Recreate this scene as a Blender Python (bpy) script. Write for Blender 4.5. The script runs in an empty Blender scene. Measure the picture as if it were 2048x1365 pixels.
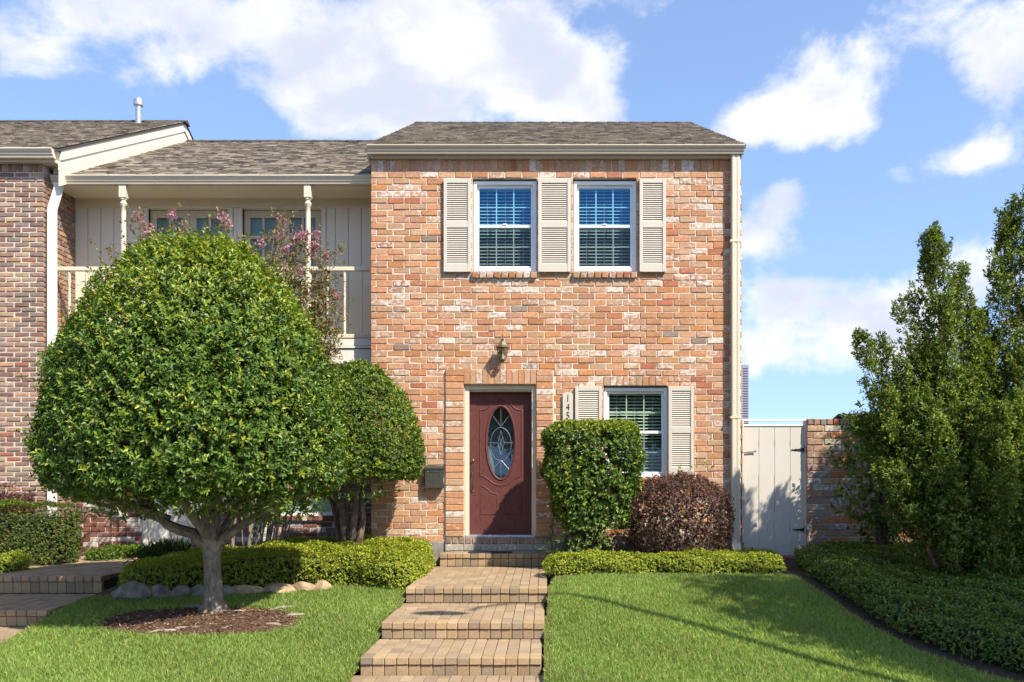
import bpy, bmesh, math, random
import numpy as np
from mathutils import Matrix, Vector, Euler

random.seed(11)
RNG = np.random.default_rng(7)
SC = bpy.context.scene
COL = SC.collection
R = math.radians

# ------------------------------------------------------------------ camera
F, D, CX, CY, HC = 1820.0, 13.0, 1090.0, 950.0, 1.8     # focal length (px of a 2048 px wide frame), distance to the facade, vanishing point, eye height
cam_d = bpy.data.cameras.new('camera')
cam = bpy.data.objects.new('camera', cam_d); COL.objects.link(cam)
cam.location = (0, -D, HC); cam.rotation_euler = (R(90), 0, 0)
cam_d.sensor_width = 36.0; cam_d.lens = F / 2048 * 36.0
cam_d.shift_x = -(CX - 1024) / 2048; cam_d.shift_y = (CY - 682.5) / 2048
cam_d.clip_start = 0.05; cam_d.clip_end = 20000
SC.camera = cam

# ------------------------------------------------------------------ light and exposure
SUN_TRAVEL = Vector((-1.0, 1.0, -1.55)).normalized()
EL = math.asin(-SUN_TRAVEL.z)
sun_d = bpy.data.lights.new('sun', 'SUN'); sun_d.energy = 5.0; sun_d.angle = R(0.53); sun_d.color = (1.0, 0.92, 0.79)
sun = bpy.data.objects.new('sun', sun_d); COL.objects.link(sun)
sun.rotation_euler = SUN_TRAVEL.to_track_quat('-Z', 'Y').to_euler(); sun.location = (12, -14, 20)
SC.view_settings.view_transform = 'Standard'; SC.view_settings.look = 'None'
SC.view_settings.exposure = 0.80; SC.view_settings.gamma = 1.0; SC.view_settings.use_curve_mapping = False
SC.cycles.max_bounces = 6; SC.cycles.transparent_max_bounces = 12

def build_world():
    w = bpy.data.worlds.new('World'); SC.world = w; w.use_nodes = True
    nt = w.node_tree; N = nt.nodes; L = nt.links
    for n in list(N): N.remove(n)
    out = N.new('ShaderNodeOutputWorld'); bg = N.new('ShaderNodeBackground'); L.new(bg.outputs[0], out.inputs[0])
    bg.inputs[1].default_value = 0.093
    sky = N.new('ShaderNodeTexSky'); sky.sky_type = 'NISHITA'; sky.sun_disc = False
    sky.sun_elevation = EL; sky.sun_rotation = R(135); sky.air_density = 1.0; sky.dust_density = 0.35; sky.ozone_density = 2.2
    tc = N.new('ShaderNodeTexCoord'); sep = N.new('ShaderNodeSeparateXYZ'); L.new(tc.outputs['Generated'], sep.inputs[0])
    def M(op, a, b=None, c=None):
        n = N.new('ShaderNodeMath'); n.operation = op
        for i, v in enumerate((a, b, c)):
            if v is None: continue
            if isinstance(v, (int, float)): n.inputs[i].default_value = v
            else: L.new(v, n.inputs[i])
        return n.outputs[0]
    az = M('ARCTAN2', sep.outputs[0], sep.outputs[1]); el = M('ARCSINE', sep.outputs[2])
    def noise(scale, detail, rough, sx=1, sz=1, off=0.0, dist=0.0):
        mp = N.new('ShaderNodeMapping'); L.new(tc.outputs['Generated'], mp.inputs[0])
        mp.inputs['Scale'].default_value = (sx, sx, sz); mp.inputs['Location'].default_value = (off, off * .7, off * 1.3)
        t = N.new('ShaderNodeTexNoise'); L.new(mp.outputs[0], t.inputs[0])
        t.inputs['Scale'].default_value = scale; t.inputs['Detail'].default_value = detail; t.inputs['Roughness'].default_value = rough
        t.inputs['Distortion'].default_value = dist
        return t.outputs[0]
    n1 = noise(10.0, 12, 0.60, 1, 1.3, 3.1, .2)
    n2 = noise(3.2, 3, 0.5, 1, 1.6, 11.3)
    # cloud banks standing in the sky: (azimuth, elevation, half widths, weight) from directions of the view
    dens = M('MULTIPLY_ADD', n1, 2.3, -1.46)
    dens = M('ADD', dens, M('MULTIPLY_ADD', n2, 0.5, -0.25))
    def blob(px, py, rx, ry, wgt):
        nonlocal dens
        a0 = math.atan((px - CX) / F); e0 = math.atan((CY - py) / F * math.cos(a0))
        ra = rx / F * .95; re = ry / F * .9
        da = M('MULTIPLY', M('SUBTRACT', az, a0), 1 / ra); de = M('MULTIPLY', M('SUBTRACT', el, e0), 1 / re)
        q = M('ADD', M('MULTIPLY', da, da), M('MULTIPLY', de, de))
        g = M('EXPONENT', M('MULTIPLY', q, -0.8))
        dens = M('MULTIPLY_ADD', g, wgt, dens)
    for b in [(120, 40, 330, 90, .48), (330, 170, 90, 60, .25), (600, 60, 330, 90, .46), (1000, 60, 260, 120, .55), (640, 215, 140, 65, .62), (860, 190, 200, 105, .50), (520, 250, 60, 40, -.2), (1120, 150, 110, 110, .5), (1185, 215, 45, 50, .35),
              (60, 170, 120, 50, .2), (250, 235, 200, 45, -.5), (470, 190, 100, 50, -.35),
              (1650, 175, 120, 75, .75), (1540, 235, 110, 70, .6), (1590, 400, 60, 50, .6), (1515, 470, 70, 45, .42), (1530, 340, 90, 28, -.45), (1560, 535, 120, 25, -.3), (1960, 50, 170, 95, .72), (2000, 150, 80, 60, .35),
              (1945, 315, 60, 30, .6), (1805, 350, 40, 35, .38), (1560, 590, 90, 60, .55), (1690, 640, 160, 70, .55), (1850, 620, 120, 70, .4), (1980, 520, 100, 80, .4), (1620, 710, 210, 50, .42),
              (1430, 70, 150, 100, -.55), (1800, 430, 140, 60, -.45), (1640, 830, 220, 50, -.4), (1330, 180, 50, 90, -.4), (1690, 500, 60, 40, -.2), (1840, 190, 70, 60, -.5), (1700, 330, 90, 50, -.35), (1420, 420, 60, 60, -.2)]:
        blob(*b)
    mr = N.new('ShaderNodeMapRange'); mr.interpolation_type = 'SMOOTHSTEP'; L.new(dens, mr.inputs[0])
    mr.inputs[1].default_value = -0.14; mr.inputs[2].default_value = 0.42
    alpha = M('MULTIPLY', mr.outputs[0], 0.95)
    # thicker cloud turns to a soft grey, thin rims stay white
    core = N.new('ShaderNodeMapRange'); core.interpolation_type = 'SMOOTHSTEP'
    L.new(M('ADD', M('MULTIPLY', dens, .5), M('MULTIPLY_ADD', noise(8.0, 8, .55, 1, 1.5, 27.0, .3), 2.0, -1.0)), core.inputs[0])
    core.inputs[1].default_value = -0.05; core.inputs[2].default_value = 0.55
    cc = N.new('ShaderNodeMix'); cc.data_type = 'RGBA'; L.new(core.outputs[0], cc.inputs[0])
    cc.inputs[6].default_value = (6.9, 6.9, 7.0, 1); cc.inputs[7].default_value = (4.8, 5.1, 6.0, 1)
    hs = N.new('ShaderNodeMix'); hs.data_type = 'RGBA'; hs.blend_type = 'MULTIPLY'; hs.inputs[0].default_value = 1
    cmb = N.new('ShaderNodeCombineXYZ'); L.new(sep.outputs[0], cmb.inputs[0]); L.new(sep.outputs[1], cmb.inputs[1]); L.new(M('MULTIPLY_ADD', M('MAXIMUM', sep.outputs[2], 0.0), .8, .20), cmb.inputs[2])
    nv = N.new('ShaderNodeVectorMath'); nv.operation = 'NORMALIZE'; L.new(cmb.outputs[0], nv.inputs[0]); L.new(nv.outputs[0], sky.inputs[0])
    L.new(sky.outputs[0], hs.inputs[6]); hs.inputs[7].default_value = (1.95, 1.86, 1.86, 1)
    mx = N.new('ShaderNodeMix'); mx.data_type = 'RGBA'; L.new(alpha, mx.inputs[0]); L.new(hs.outputs[2], mx.inputs[6]); L.new(cc.outputs[2], mx.inputs[7])
    L.new(mx.outputs[2], bg.inputs[0])
build_world()

# ------------------------------------------------------------------ helpers
def P(px, py, Y):
    d = D + Y
    return Vector(((px - CX) * d / F, Y, HC - (py - CY) * d / F))
def PX(px, Y): return (px - CX) * (D + Y) / F
def PZ(py, Y): return HC - (py - CY) * (D + Y) / F
def lerp(a, b, t): return a + (b - a) * t

class MB:
    """collects faces; build() links them as one mesh object"""
    def __init__(s): s.v = []; s.f = []; s.c = []
    def add(s, vs, fs, col=None):
        o = len(s.v); s.v += [tuple(v) for v in vs]; s.f += [tuple(i + o for i in f) for f in fs]
        if col is not None: s.c += [tuple(col)] * len(vs)
        return s
    def quad(s, a, b, c, d, col=None): return s.add((a, b, c, d), ((0, 1, 2, 3),), col)
    def box(s, x0, x1, y0, y1, z0, z1, col=None):
        vs = [(x, y, z) for x in (x0, x1) for y in (y0, y1) for z in (z0, z1)]
        return s.add(vs, ((0, 1, 3, 2), (4, 6, 7, 5), (0, 4, 5, 1), (2, 3, 7, 6), (0, 2, 6, 4), (1, 5, 7, 3)), col)
    def bbox(s, x0, x1, y0, y1, z0, z1, b=.006):
        """box with chamfered edges"""
        bm = bmesh.new(); bmesh.ops.create_cube(bm, size=1)
        for v in bm.verts: v.co = Vector((lerp(x0, x1, v.co.x + .5), lerp(y0, y1, v.co.y + .5), lerp(z0, z1, v.co.z + .5)))
        bmesh.ops.bevel(bm, geom=bm.edges[:], offset=min(b, .45 * min(x1 - x0, y1 - y0, z1 - z0)), segments=1, affect='EDGES')
        bm.verts.index_update()
        s.add([v.co for v in bm.verts], [[v.index for v in f.verts] for f in bm.faces]); bm.free(); return s
    def prism(s, prof, axis, a0, a1, cap=True):
        """profile of (p, q) swept along an axis: x -> (y, z), y -> (x, z), z -> (x, y)"""
        n = len(prof)
        def pt(p, a):
            return {'x': (a, p[0], p[1]), 'y': (p[0], a, p[1]), 'z': (p[0], p[1], a)}[axis]
        vs = [pt(p, a0) for p in prof] + [pt(p, a1) for p in prof]
        fs = [(i, (i + 1) % n, n + (i + 1) % n, n + i) for i in range(n)]
        if cap: fs += [tuple(range(n))[::-1], tuple(range(n, 2 * n))]
        return s.add(vs, fs)
    def tube(s, pts, rad, n=8, cap=True, flat=1.0, col=None):
        pts = [Vector(p) for p in pts]
        if not hasattr(rad, '__len__'): rad = [rad] * len(pts)
        vs = []; up = None
        for i, p in enumerate(pts):
            t = (pts[min(i + 1, len(pts) - 1)] - pts[max(i - 1, 0)]).normalized()
            if up is None: up = Vector((0, 0, 1)) if abs(t.z) < .9 else Vector((0, 1, 0))
            a = t.cross(up).normalized(); b = a.cross(t).normalized(); up = b
            for k in range(n):
                th = 2 * math.pi * k / n
                vs.append(p + (a * math.cos(th) + b * math.sin(th) * flat) * rad[i])
        m = len(pts)
        fs = [(i * n + k, i * n + (k + 1) % n, (i + 1) * n + (k + 1) % n, (i + 1) * n + k) for i in range(m - 1) for k in range(n)]
        if cap: fs += [tuple(range(n))[::-1], tuple((m - 1) * n + k for k in range(n))]
        return s.add(vs, fs, col)
    def lathe(s, prof, c, n=16, axis='z'):
        """(radius, height) pairs turned about a vertical through c"""
        c = Vector(c); vs = []
        for r, h in prof:
            for k in range(n):
                th = 2 * math.pi * (k + .5) / n
                q = Vector((r * math.cos(th), r * math.sin(th), h))
                if axis == 'y': q = Vector((q.x, -q.z, q.y))
                vs.append(c + q)
        m = len(prof)
        fs = [(i * n + k, i * n + (k + 1) % n, (i + 1) * n + (k + 1) % n, (i + 1) * n + k) for i in range(m - 1) for k in range(n)]
        fs += [tuple(range(n))[::-1], tuple((m - 1) * n + k for k in range(n))]
        return s.add(vs, fs)
    def mesh(s, name, mat=None, smooth=False):
        me = bpy.data.meshes.new(name); me.from_pydata(s.v, [], s.f)
        if s.c:
            a = me.attributes.new('tint', 'FLOAT_COLOR', 'POINT'); a.data.foreach_set('color', np.array(s.c, dtype=np.float32).ravel())
        if mat: me.materials.append(mat)
        if smooth:
            me.polygons.foreach_set('use_smooth', [True] * len(me.polygons))
            try: me.set_sharp_from_angle(angle=R(40))
            except Exception: pass
        me.update(); return me
    def build(s, name, mat, parent=None, smooth=False, fix=True):
        me = s.mesh(name, mat, smooth)
        if fix:
            bm = bmesh.new(); bm.from_mesh(me); bmesh.ops.recalc_face_normals(bm, faces=bm.faces[:]); bm.to_mesh(me); bm.free()
        return link(name, me, parent)

def link(name, data, parent=None):
    o = bpy.data.objects.new(name, data); COL.objects.link(o)
    if parent is not None: child(o, parent)
    return o
def child(o, p):
    o.parent = p
    if p.type == 'EMPTY': o.matrix_parent_inverse = Matrix.Translation(-Vector(p.location))
def tag(o, label=None, cat=None, group=None, kind=None):
    if label: o['label'] = label
    if cat: o['category'] = cat
    if group: o['group'] = group
    if kind: o['kind'] = kind
    return o
def thing(name, label, cat, loc=(0, 0, 0), group=None):
    o = bpy.data.objects.new(name, None); COL.objects.link(o); o.location = loc; o.empty_display_size = .2
    return tag(o, label, cat, group)
def soup(name, V, T, mat, parent=None, tint=None):
    """big triangle mesh from numpy arrays"""
    me = bpy.data.meshes.new(name); V = np.ascontiguousarray(V, dtype=np.float32); T = np.ascontiguousarray(T, dtype=np.int32)
    me.vertices.add(len(V)); me.vertices.foreach_set('co', V.ravel())
    me.loops.add(T.size); me.loops.foreach_set('vertex_index', T.ravel())
    me.polygons.add(len(T)); me.polygons.foreach_set('loop_start', np.arange(0, T.size, T.shape[1], dtype=np.int32))
    if tint is not None:
        a = me.attributes.new('tint', 'FLOAT_COLOR', 'POINT'); a.data.foreach_set('color', np.ascontiguousarray(tint, dtype=np.float32).ravel())
    me.materials.append(mat); me.update(calc_edges=True)
    return link(name, me, parent)

# ------------------------------------------------------------------ materials
class NT:
    def __init__(s, name):
        s.m = bpy.data.materials.new(name); s.m.use_nodes = True; s.t = s.m.node_tree; s.N = s.t.nodes; s.L = s.t.links
        s.b = s.N['Principled BSDF']; s.out = s.N['Material Output']
    def n(s, typ, **kw):
        o = s.N.new(typ)
        for k, v in kw.items(): setattr(o, k, v)
        return o
    def pos(s, scale=(1, 1, 1)):
        g = s.n('ShaderNodeNewGeometry'); m = s.n('ShaderNodeMapping'); s.L.new(g.outputs['Position'], m.inputs[0]); m.inputs['Scale'].default_value = scale
        return m.outputs[0]
    def noise(s, scale, detail=4, rough=.55, stretch=(1, 1, 1)):
        t = s.n('ShaderNodeTexNoise'); s.L.new(s.pos(stretch), t.inputs[0]); t.inputs['Scale'].default_value = scale
        t.inputs['Detail'].default_value = detail; t.inputs['Roughness'].default_value = rough; return t.outputs[0]
    def ramp(s, fac, stops):
        r = s.n('ShaderNodeValToRGB'); s.L.new(fac, r.inputs[0]); e = r.color_ramp.elements
        while len(e) < len(stops): e.new(.5)
        for q, (p, c) in zip(e, stops): q.position = p; q.color = c if len(c) == 4 else (*c, 1)
        return r.outputs[0]
    def mr(s, v, a, b, c=0, d=1):
        m = s.n('ShaderNodeMapRange'); s.L.new(v, m.inputs[0])
        for i, x in enumerate((a, b, c, d)): m.inputs[1 + i].default_value = x
        return m.outputs[0]
    def math(s, op, a, b):
        m = s.n('ShaderNodeMath', operation=op)
        for i, v in enumerate((a, b)):
            if isinstance(v, (int, float)): m.inputs[i].default_value = v
            else: s.L.new(v, m.inputs[i])
        return m.outputs[0]
    def mix(s, f, a, b, mode='MIX'):
        m = s.n('ShaderNodeMix', data_type='RGBA', blend_type=mode)
        for i, v in ((0, f), (6, a), (7, b)):
            if isinstance(v, (int, float)): m.inputs[i].default_value = v
            elif isinstance(v, tuple): m.inputs[i].default_value = v if len(v) == 4 else (*v, 1)
            else: s.L.new(v, m.inputs[i])
        return m.outputs[2]
    def bump(s, h, strength=.3, dist=.01):
        b = s.n('ShaderNodeBump'); b.inputs['Strength'].default_value = strength; b.inputs['Distance'].default_value = dist
        s.L.new(h, b.inputs['Height']); s.L.new(b.outputs[0], s.b.inputs['Normal'])
    def base(s, c):
        if isinstance(c, tuple): s.b.inputs['Base Color'].default_value = (*c, 1)
        else: s.L.new(c, s.b.inputs['Base Color'])
        return s
    def set(s, rough=.6, spec=.3, metal=0):
        s.b.inputs['Roughness'].default_value = rough; s.b.inputs['Specular IOR Level'].default_value = spec; s.b.inputs['Metallic'].default_value = metal
        return s

def mat_paint(name, c, rough=.55, var=.12, dirt=(.35, .3, .22), spec=.3, grain=None):
    k = NT(name); n = k.noise(2.3, 5); f = k.noise(38, 4, .6, (1, 1, .35))
    col = k.mix(k.mr(n, .35, .75, 0, var), c, tuple(x * .82 for x in c))
    col = k.mix(k.mr(f, .58, .85, 0, var * 1.6), col, dirt)
    k.base(col).set(rough, spec); k.bump(k.noise(120, 3), .06, .002); return k.m

def mat_brick(name, attr=False, white=1.0):
    """fired clay: the brick's own colour, mottled, with lime smears where the brick carries them (alpha)"""
    k = NT(name)
    if attr:
        a = k.n('ShaderNodeAttribute', attribute_name='tint'); col, al = a.outputs['Color'], a.outputs['Alpha']
    else:
        a = k.n('ShaderNodeObjectInfo'); col, al = a.outputs['Color'], a.outputs['Alpha']
    n = k.noise(26, 5, .6, (1, 1, 1.6)); n2 = k.noise(9, 3)
    c = k.mix(k.mr(n, .3, .75), k.mix(1.0, col, (.74, .70, .66), 'MULTIPLY'), k.mix(1.0, col, (1.18, 1.14, 1.06), 'MULTIPLY'))
    sm = k.mr(k.noise(17, 7, .66, (1, 1, 1.5)), .30, .70); big = k.noise(1.1, 3, .5)
    lime = k.math('ADD', k.math('MULTIPLY', al, .50), k.math('MULTIPLY', k.math('SUBTRACT', big, .42), .55))
    f = k.mr(k.math('ADD', k.math('MULTIPLY', sm, .55), lime), .66, .84, 0, .78 * white)
    c = k.mix(f, c, (.66, .60, .53))
    c = k.mix(k.mr(k.noise(.8, 5, .6, (1.6, 1.6, .35)), .48, .75, 0, .28), c, k.mix(1.0, c, (.62, .58, .54), 'MULTIPLY'))
    pit = k.mr(k.noise(70, 2), .66, .8, 0, .45)
    c = k.mix(pit, c, (.10, .065, .045))
    k.base(c).set(.88, .15); k.bump(k.math('ADD', k.noise(55, 5, .65), k.math('MULTIPLY', n2, .6)), .45, .006)
    return k.m

def mat_simple(name, c, rough=.6, spec=.3, metal=0, scale=30, amt=.25, bump=.15, bd=.004, stretch=(1, 1, 1)):
    k = NT(name); n = k.noise(scale, 5, .6, stretch)
    k.base(k.mix(k.mr(n, .3, .72), tuple(x * (1 - amt) for x in c), tuple(min(1, x * (1 + amt)) for x in c))).set(rough, spec, metal)
    if bump: k.bump(n, bump, bd)
    return k.m

def mat_leaf(name, rough=.48, spec=.3, trans=.28, tcol=(1.5, 1.35, .35)):
    k = NT(name); a = k.n('ShaderNodeAttribute', attribute_name='tint'); k.base(a.outputs['Color']).set(rough, spec)
    tr = k.n('ShaderNodeBsdfTranslucent'); k.L.new(k.mix(1.0, a.outputs['Color'], (*tcol, 1), 'MULTIPLY'), tr.inputs[0])
    mx = k.n('ShaderNodeMixShader'); mx.inputs[0].default_value = trans
    k.L.new(k.b.outputs[0], mx.inputs[1]); k.L.new(tr.outputs[0], mx.inputs[2]); k.L.new(mx.outputs[0], k.out.inputs[0]); return k.m

def mat_tint(name, rough=.85, spec=.2, amt=.22, scale=40, bump=.35, obj=True, streak=False):
    """colour from the object (or the mesh's tint), mottled"""
    k = NT(name)
    col = k.n('ShaderNodeObjectInfo').outputs['Color'] if obj else k.n('ShaderNodeAttribute', attribute_name='tint').outputs['Color']
    n = k.noise(scale, 5, .62); n2 = k.noise(2.1, 4)
    c = k.mix(k.mr(n, .3, .72), k.mix(1.0, col, (1 - amt,) * 3, 'MULTIPLY'), k.mix(1.0, col, (1 + amt,) * 3, 'MULTIPLY'))
    c = k.mix(k.mr(n2, .45, .8, 0, .35), c, k.mix(1.0, c, (.62, .6, .55), 'MULTIPLY'))
    k.base(c).set(rough, spec); k.bump(n, bump, .004); return k.m

def mat_glass(name, tint=(.72, .86, 1.0), refl=.2, thru=(.80, .90, .93)):
    """coated window glass: mostly see-through with a bluish mirror coat"""
    k = NT(name); lw = k.n('ShaderNodeLayerWeight'); lw.inputs['Blend'].default_value = .5
    fac = k.math('MINIMUM', k.math('ADD', k.math('MULTIPLY', k.math('POWER', lw.outputs['Facing'], 5.0), .9), refl * .5 + .02), 1.0)
    g = k.n('ShaderNodeBsdfGlossy'); g.inputs[0].default_value = (*tint, 1); g.inputs[1].default_value = .015
    t = k.n('ShaderNodeBsdfTransparent'); t.inputs[0].default_value = (*thru, 1)
    mx = k.n('ShaderNodeMixShader'); k.L.new(fac, mx.inputs[0]); k.L.new(t.outputs[0], mx.inputs[1]); k.L.new(g.outputs[0], mx.inputs[2])
    k.L.new(mx.outputs[0], k.out.inputs[0]); return k.m

def mat_mortar(name, c, dark):
    k = NT(name); n = k.noise(45, 5, .65); n2 = k.noise(1.7, 4)
    col = k.mix(k.mr(n, .3, .7), tuple(x * .8 for x in c), c); col = k.mix(k.mr(n2, .5, .8, 0, .5), col, dark)
    k.base(col).set(.95, .1); k.bump(n, .5, .006); return k.m

def mat_soil(name, a, b, scale=26):
    k = NT(name); n = k.noise(scale, 7, .7); n2 = k.noise(3, 4)
    k.base(k.mix(k.mr(n2, .35, .7, 0, .6), k.mix(k.mr(n, .3, .7), a, b), tuple(x * .6 for x in a))).set(.95, .1); k.bump(n, .8, .02); return k.m

def mat_bark(name, a, b):
    k = NT(name); n = k.noise(24, 6, .65, (1, 1, .35)); n2 = k.noise(7, 4, .55)
    c = k.mix(k.mr(n, .35, .68), a, b); c = k.mix(k.mr(n2, .52, .66, 0, .55), c, tuple(min(1, x * 1.5) for x in b))
    k.base(c).set(.9, .15); k.bump(n, .6, .008); return k.m

M_BRICK = mat_brick('old_brick'); M_BRICK_A = mat_brick('old_brick_field', True)
M_BROWN = mat_brick('brown_brick', False, .55); M_BROWN_A = mat_brick('brown_brick_field', True, .55)
M_MORTAR = mat_mortar('cream_mortar', (.72, .61, .49), (.58, .47, .36))
M_MORTAR2 = mat_mortar('pale_mortar', (.62, .54, .46), (.5, .43, .36))
M_MORTAR3 = mat_mortar('dusty_mortar', (.42, .38, .33), (.25, .22, .19))
M_CREAM = mat_paint('cream_trim', (.62, .55, .42), .5, .2)
M_TAN = mat_paint('tan_gutter', (.50, .43, .32), .4, .22)
M_SHUT = mat_paint('shutter_paint', (.55, .50, .42), .5, .2)
M_WHITE = mat_paint('white_vinyl', (.80, .80, .79), .3, .05, (.5, .5, .5))
M_SIDING = mat_paint('siding_paint', (.66, .60, .48), .6, .1)
M_WOOD = mat_paint('porch_white', (.70, .67, .58), .5, .12)
M_FRENCHDOOR = mat_paint('french_door_paint', (.50, .44, .31), .5)  # khaki cream, a darker tone than the siding
M_DOWN = mat_paint('white_downspout', (.72, .70, .65), .35, .06)
M_GATE = mat_paint('gate_paint', (.58, .54, .47), .6, .22)
M_MAROON = mat_simple('maroon_door', (.112, .038, .033), .5, .2, 0, 55, .22, .18, .002, (1, 1, .25))
M_IRON = mat_simple('black_iron', (.02, .02, .022), .45, .5, 0, 60, .2, .1)
M_BRONZE = mat_simple('aged_bronze', (.12, .09, .06), .38, .5, .7, 60, .35, .15)
M_VERDI = mat_simple('antique_brass', (.15, .12, .06), .45, .5, .3, 50, .4, .2)
M_STEEL = mat_simple('galvanised_steel', (.50, .52, .53), .4, .5, .75, 20, .2, .05)
M_MAILBOX = mat_simple('pewter_paint', (.065, .067, .058), .42, .5, .35, 45, .18, .1, .003, (1, 1, .15))
M_GLASS = mat_glass('window_glass', (.20, .50, .90), .10, (.74, .91, .96)); M_GLASS_LOW = mat_glass('screened_glass', (.45, .52, .60), .03, (.72, .78, .75))
M_LAMPGLASS = mat_glass('lantern_glass', (.9, .9, .8), .12, (.9, .88, .78)); M_GLASS_N = mat_glass('clear_glass', (.5, .6, .55), .06, (.84, .9, .84))
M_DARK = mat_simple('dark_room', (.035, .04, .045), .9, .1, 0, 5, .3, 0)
M_BLIND = mat_simple('white_blind', (.72, .74, .70), .5, .3, 0, 10, .04, 0)
M_CURTAIN = mat_simple('pale_curtain', (.62, .64, .62), .8, .1, 0, 12, .06, 0, .004, (9, 1, .2))
M_LEAD = mat_simple('lead_came', (.55, .56, .55), .35, .5, .6, 30, .2, 0)
M_PAVER = mat_tint('paver', .9, .15, .2, 60, .5)
M_PAVER_A = mat_tint('paver_field', .9, .15, .2, 60, .5, False)
M_JOINT = mat_soil('joint_sand', (.10, .08, .06), (.19, .16, .12), 60)
M_ROCK = mat_simple('boulder', (.20, .175, .145), .9, .15, 0, 9, .5, .8, .03)
M_CONC = mat_simple('concrete', (.42, .40, .37), .9, .15, 0, 14, .18, .3, .004)
M_FOOT = mat_simple('weathered_footing', (.24, .22, .19), .95, .1, 0, 12, .3, .4, .006)
M_ASPH = mat_simple('asphalt', (.05, .05, .052), .9, .2, 0, 80, .4, .5, .006)
M_SHINGLE = mat_tint('asphalt_shingle', .95, .1, .2, 90, .3, False)
M_RIDGE = mat_simple('ridge_cap', (.075, .068, .06), .95, .1, 0, 60, .35, .5)
M_SOIL = mat_soil('soil', (.045, .034, .025), (.095, .07, .05))
M_MULCH = mat_soil('mulch_ground', (.085, .050, .032), (.20, .125, .08), 60)
M_THATCH = mat_soil('lawn_thatch', (.09, .12, .03), (.18, .20, .06), 70)
M_CHIP = mat_tint('wood_chip', .9, .1, .3, 80, .3, False)
M_GRASS = mat_leaf('grass_blade', .55, .25, .35, (1.3, 1.25, .5))
M_LEAF = mat_leaf('glossy_leaf', .42, .32, .25)
M_LEAF_S = mat_leaf('small_leaf', .45, .3, .3)
M_NEEDLE = mat_leaf('cypress_scale', .6, .2, .18)
M_PETAL = mat_leaf('petal', .6, .2, .35, (1.2, .9, 1.0))
M_BARK = mat_bark('grey_bark', (.12, .09, .063), (.28, .235, .18))
M_BARK_D = mat_bark('dark_bark', (.07, .05, .038), (.16, .12, .09))
M_BARK_R = mat_bark('red_bark', (.16, .075, .045), (.27, .15, .10))
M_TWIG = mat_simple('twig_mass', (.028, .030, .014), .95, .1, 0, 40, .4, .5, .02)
M_HOSE = mat_simple('garden_hose', (.015, .16, .10), .4, .5)
M_MAT = mat_simple('rubber_mat', (.018, .02, .026), .7, .3)

# ------------------------------------------------------------------ bricks and pavers
def block(L, Hh, Dp, b, jit, rng):
    """a worn block: x = length, front at y = 0 looking to -y, z = height; 4 stations of 6 points"""
    v = []
    for i, x in enumerate((-L / 2, -L / 2 + b, L / 2 - b, L / 2)):
        e = i in (0, 3); yy = b if e else 0.0; ins = b * .5 if e else 0
        j = lambda s=1.0: rng.uniform(-jit, jit) * s
        xx = x + j(.6)
        bo, to = -Hh / 2 + ins + j(.9), Hh / 2 - ins + j(.9)
        v += [(xx, Dp, bo), (xx, yy + b * .9, bo), (xx, yy + j(.5), bo + b), (xx, yy + j(.5), to - b), (xx, yy + b * .9, to), (xx, Dp, to)]
    f = [(i * 6 + k, (i + 1) * 6 + k, (i + 1) * 6 + k + 1, i * 6 + k + 1) for i in range(3) for k in range(5)]
    f += [(0, 1, 2, 3, 4, 5), (23, 22, 21, 20, 19, 18)]
    return v, f

class Kit:
    """a set of worn variants of one block, shared by all its pieces"""
    def __init__(s, name, L, Hh, Dp, b, jit, mat, mat_a, n=7):
        s.name, s.L, s.H, s.mat, s.mat_a = name, L, Hh, mat, mat_a
        rng = random.Random(name); s.var = [block(L, Hh, Dp, b, jit, rng) for _ in range(n)]
        s.mesh = []
        for v, f in s.var:
            me = bpy.data.meshes.new(name); me.from_pydata(v, [], f); me.materials.append(mat); me.update(); s.mesh.append(me)
    def piece(s, mat4, col, parent, name=None):
        o = bpy.data.objects.new(name or s.name, random.choice(s.mesh)); COL.objects.link(o); child(o, parent)
        if parent.type == 'EMPTY': o.matrix_parent_inverse = Matrix.Translation(-Vector(parent.location))
        o.matrix_basis = mat4; o.color = col; return o
    def stuff(s, items, name, parent):
        mb = MB()
        for m4, col in items:
            v, f = random.choice(s.var); mb.add([m4 @ Vector(p) for p in v], f, col)
        o = mb.build(name, s.mat_a, parent, fix=False); o['kind'] = 'stuff'; return o

def vary(c, v, rng):
    k = rng.uniform(1 - v * 1.3, 1 + v * 1.3)
    return tuple(max(.01, x * k * rng.uniform(.97, 1.03)) for x in c)
ORANGE = [((.475, .255, .145), .32, 40), ((.48, .29, .18), .45, 34), ((.47, .225, .105), .22, 9), ((.40, .165, .10), .3, 4), ((.47, .32, .215), .5, 14),
          ((.42, .235, .155), .75, 12), ((.45, .30, .205), .95, 8), ((.27, .21, .175), .5, 1)]
BROWN = [((.24, .145, .12), .1, 24), ((.30, .20, .155), .2, 24), ((.40, .26, .165), .2, 18), ((.26, .20, .165), .15, 20), ((.33, .15, .09), .1, 4), ((.38, .29, .20), .3, 10)]
DUSTY = [((.33, .21, .15), .35, 24), ((.29, .19, .15), .3, 20), ((.40, .26, .17), .4, 18), ((.42, .175, .08), .15, 8), ((.27, .25, .23), .5, 14), ((.42, .36, .28), .6, 10)]
REDWHITE = [((.20, .09, .07), .2, 36), ((.23, .125, .10), .4, 28), ((.44, .40, .37), .9, 18), ((.18, .15, .135), .3, 12)]
def pick(pal, rng):
    c, a, _ = rng.choices(pal, [p[2] for p in pal])[0]
    return (*vary(c, .10, rng), max(0, min(1, a + rng.uniform(-.25, .25))))

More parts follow.
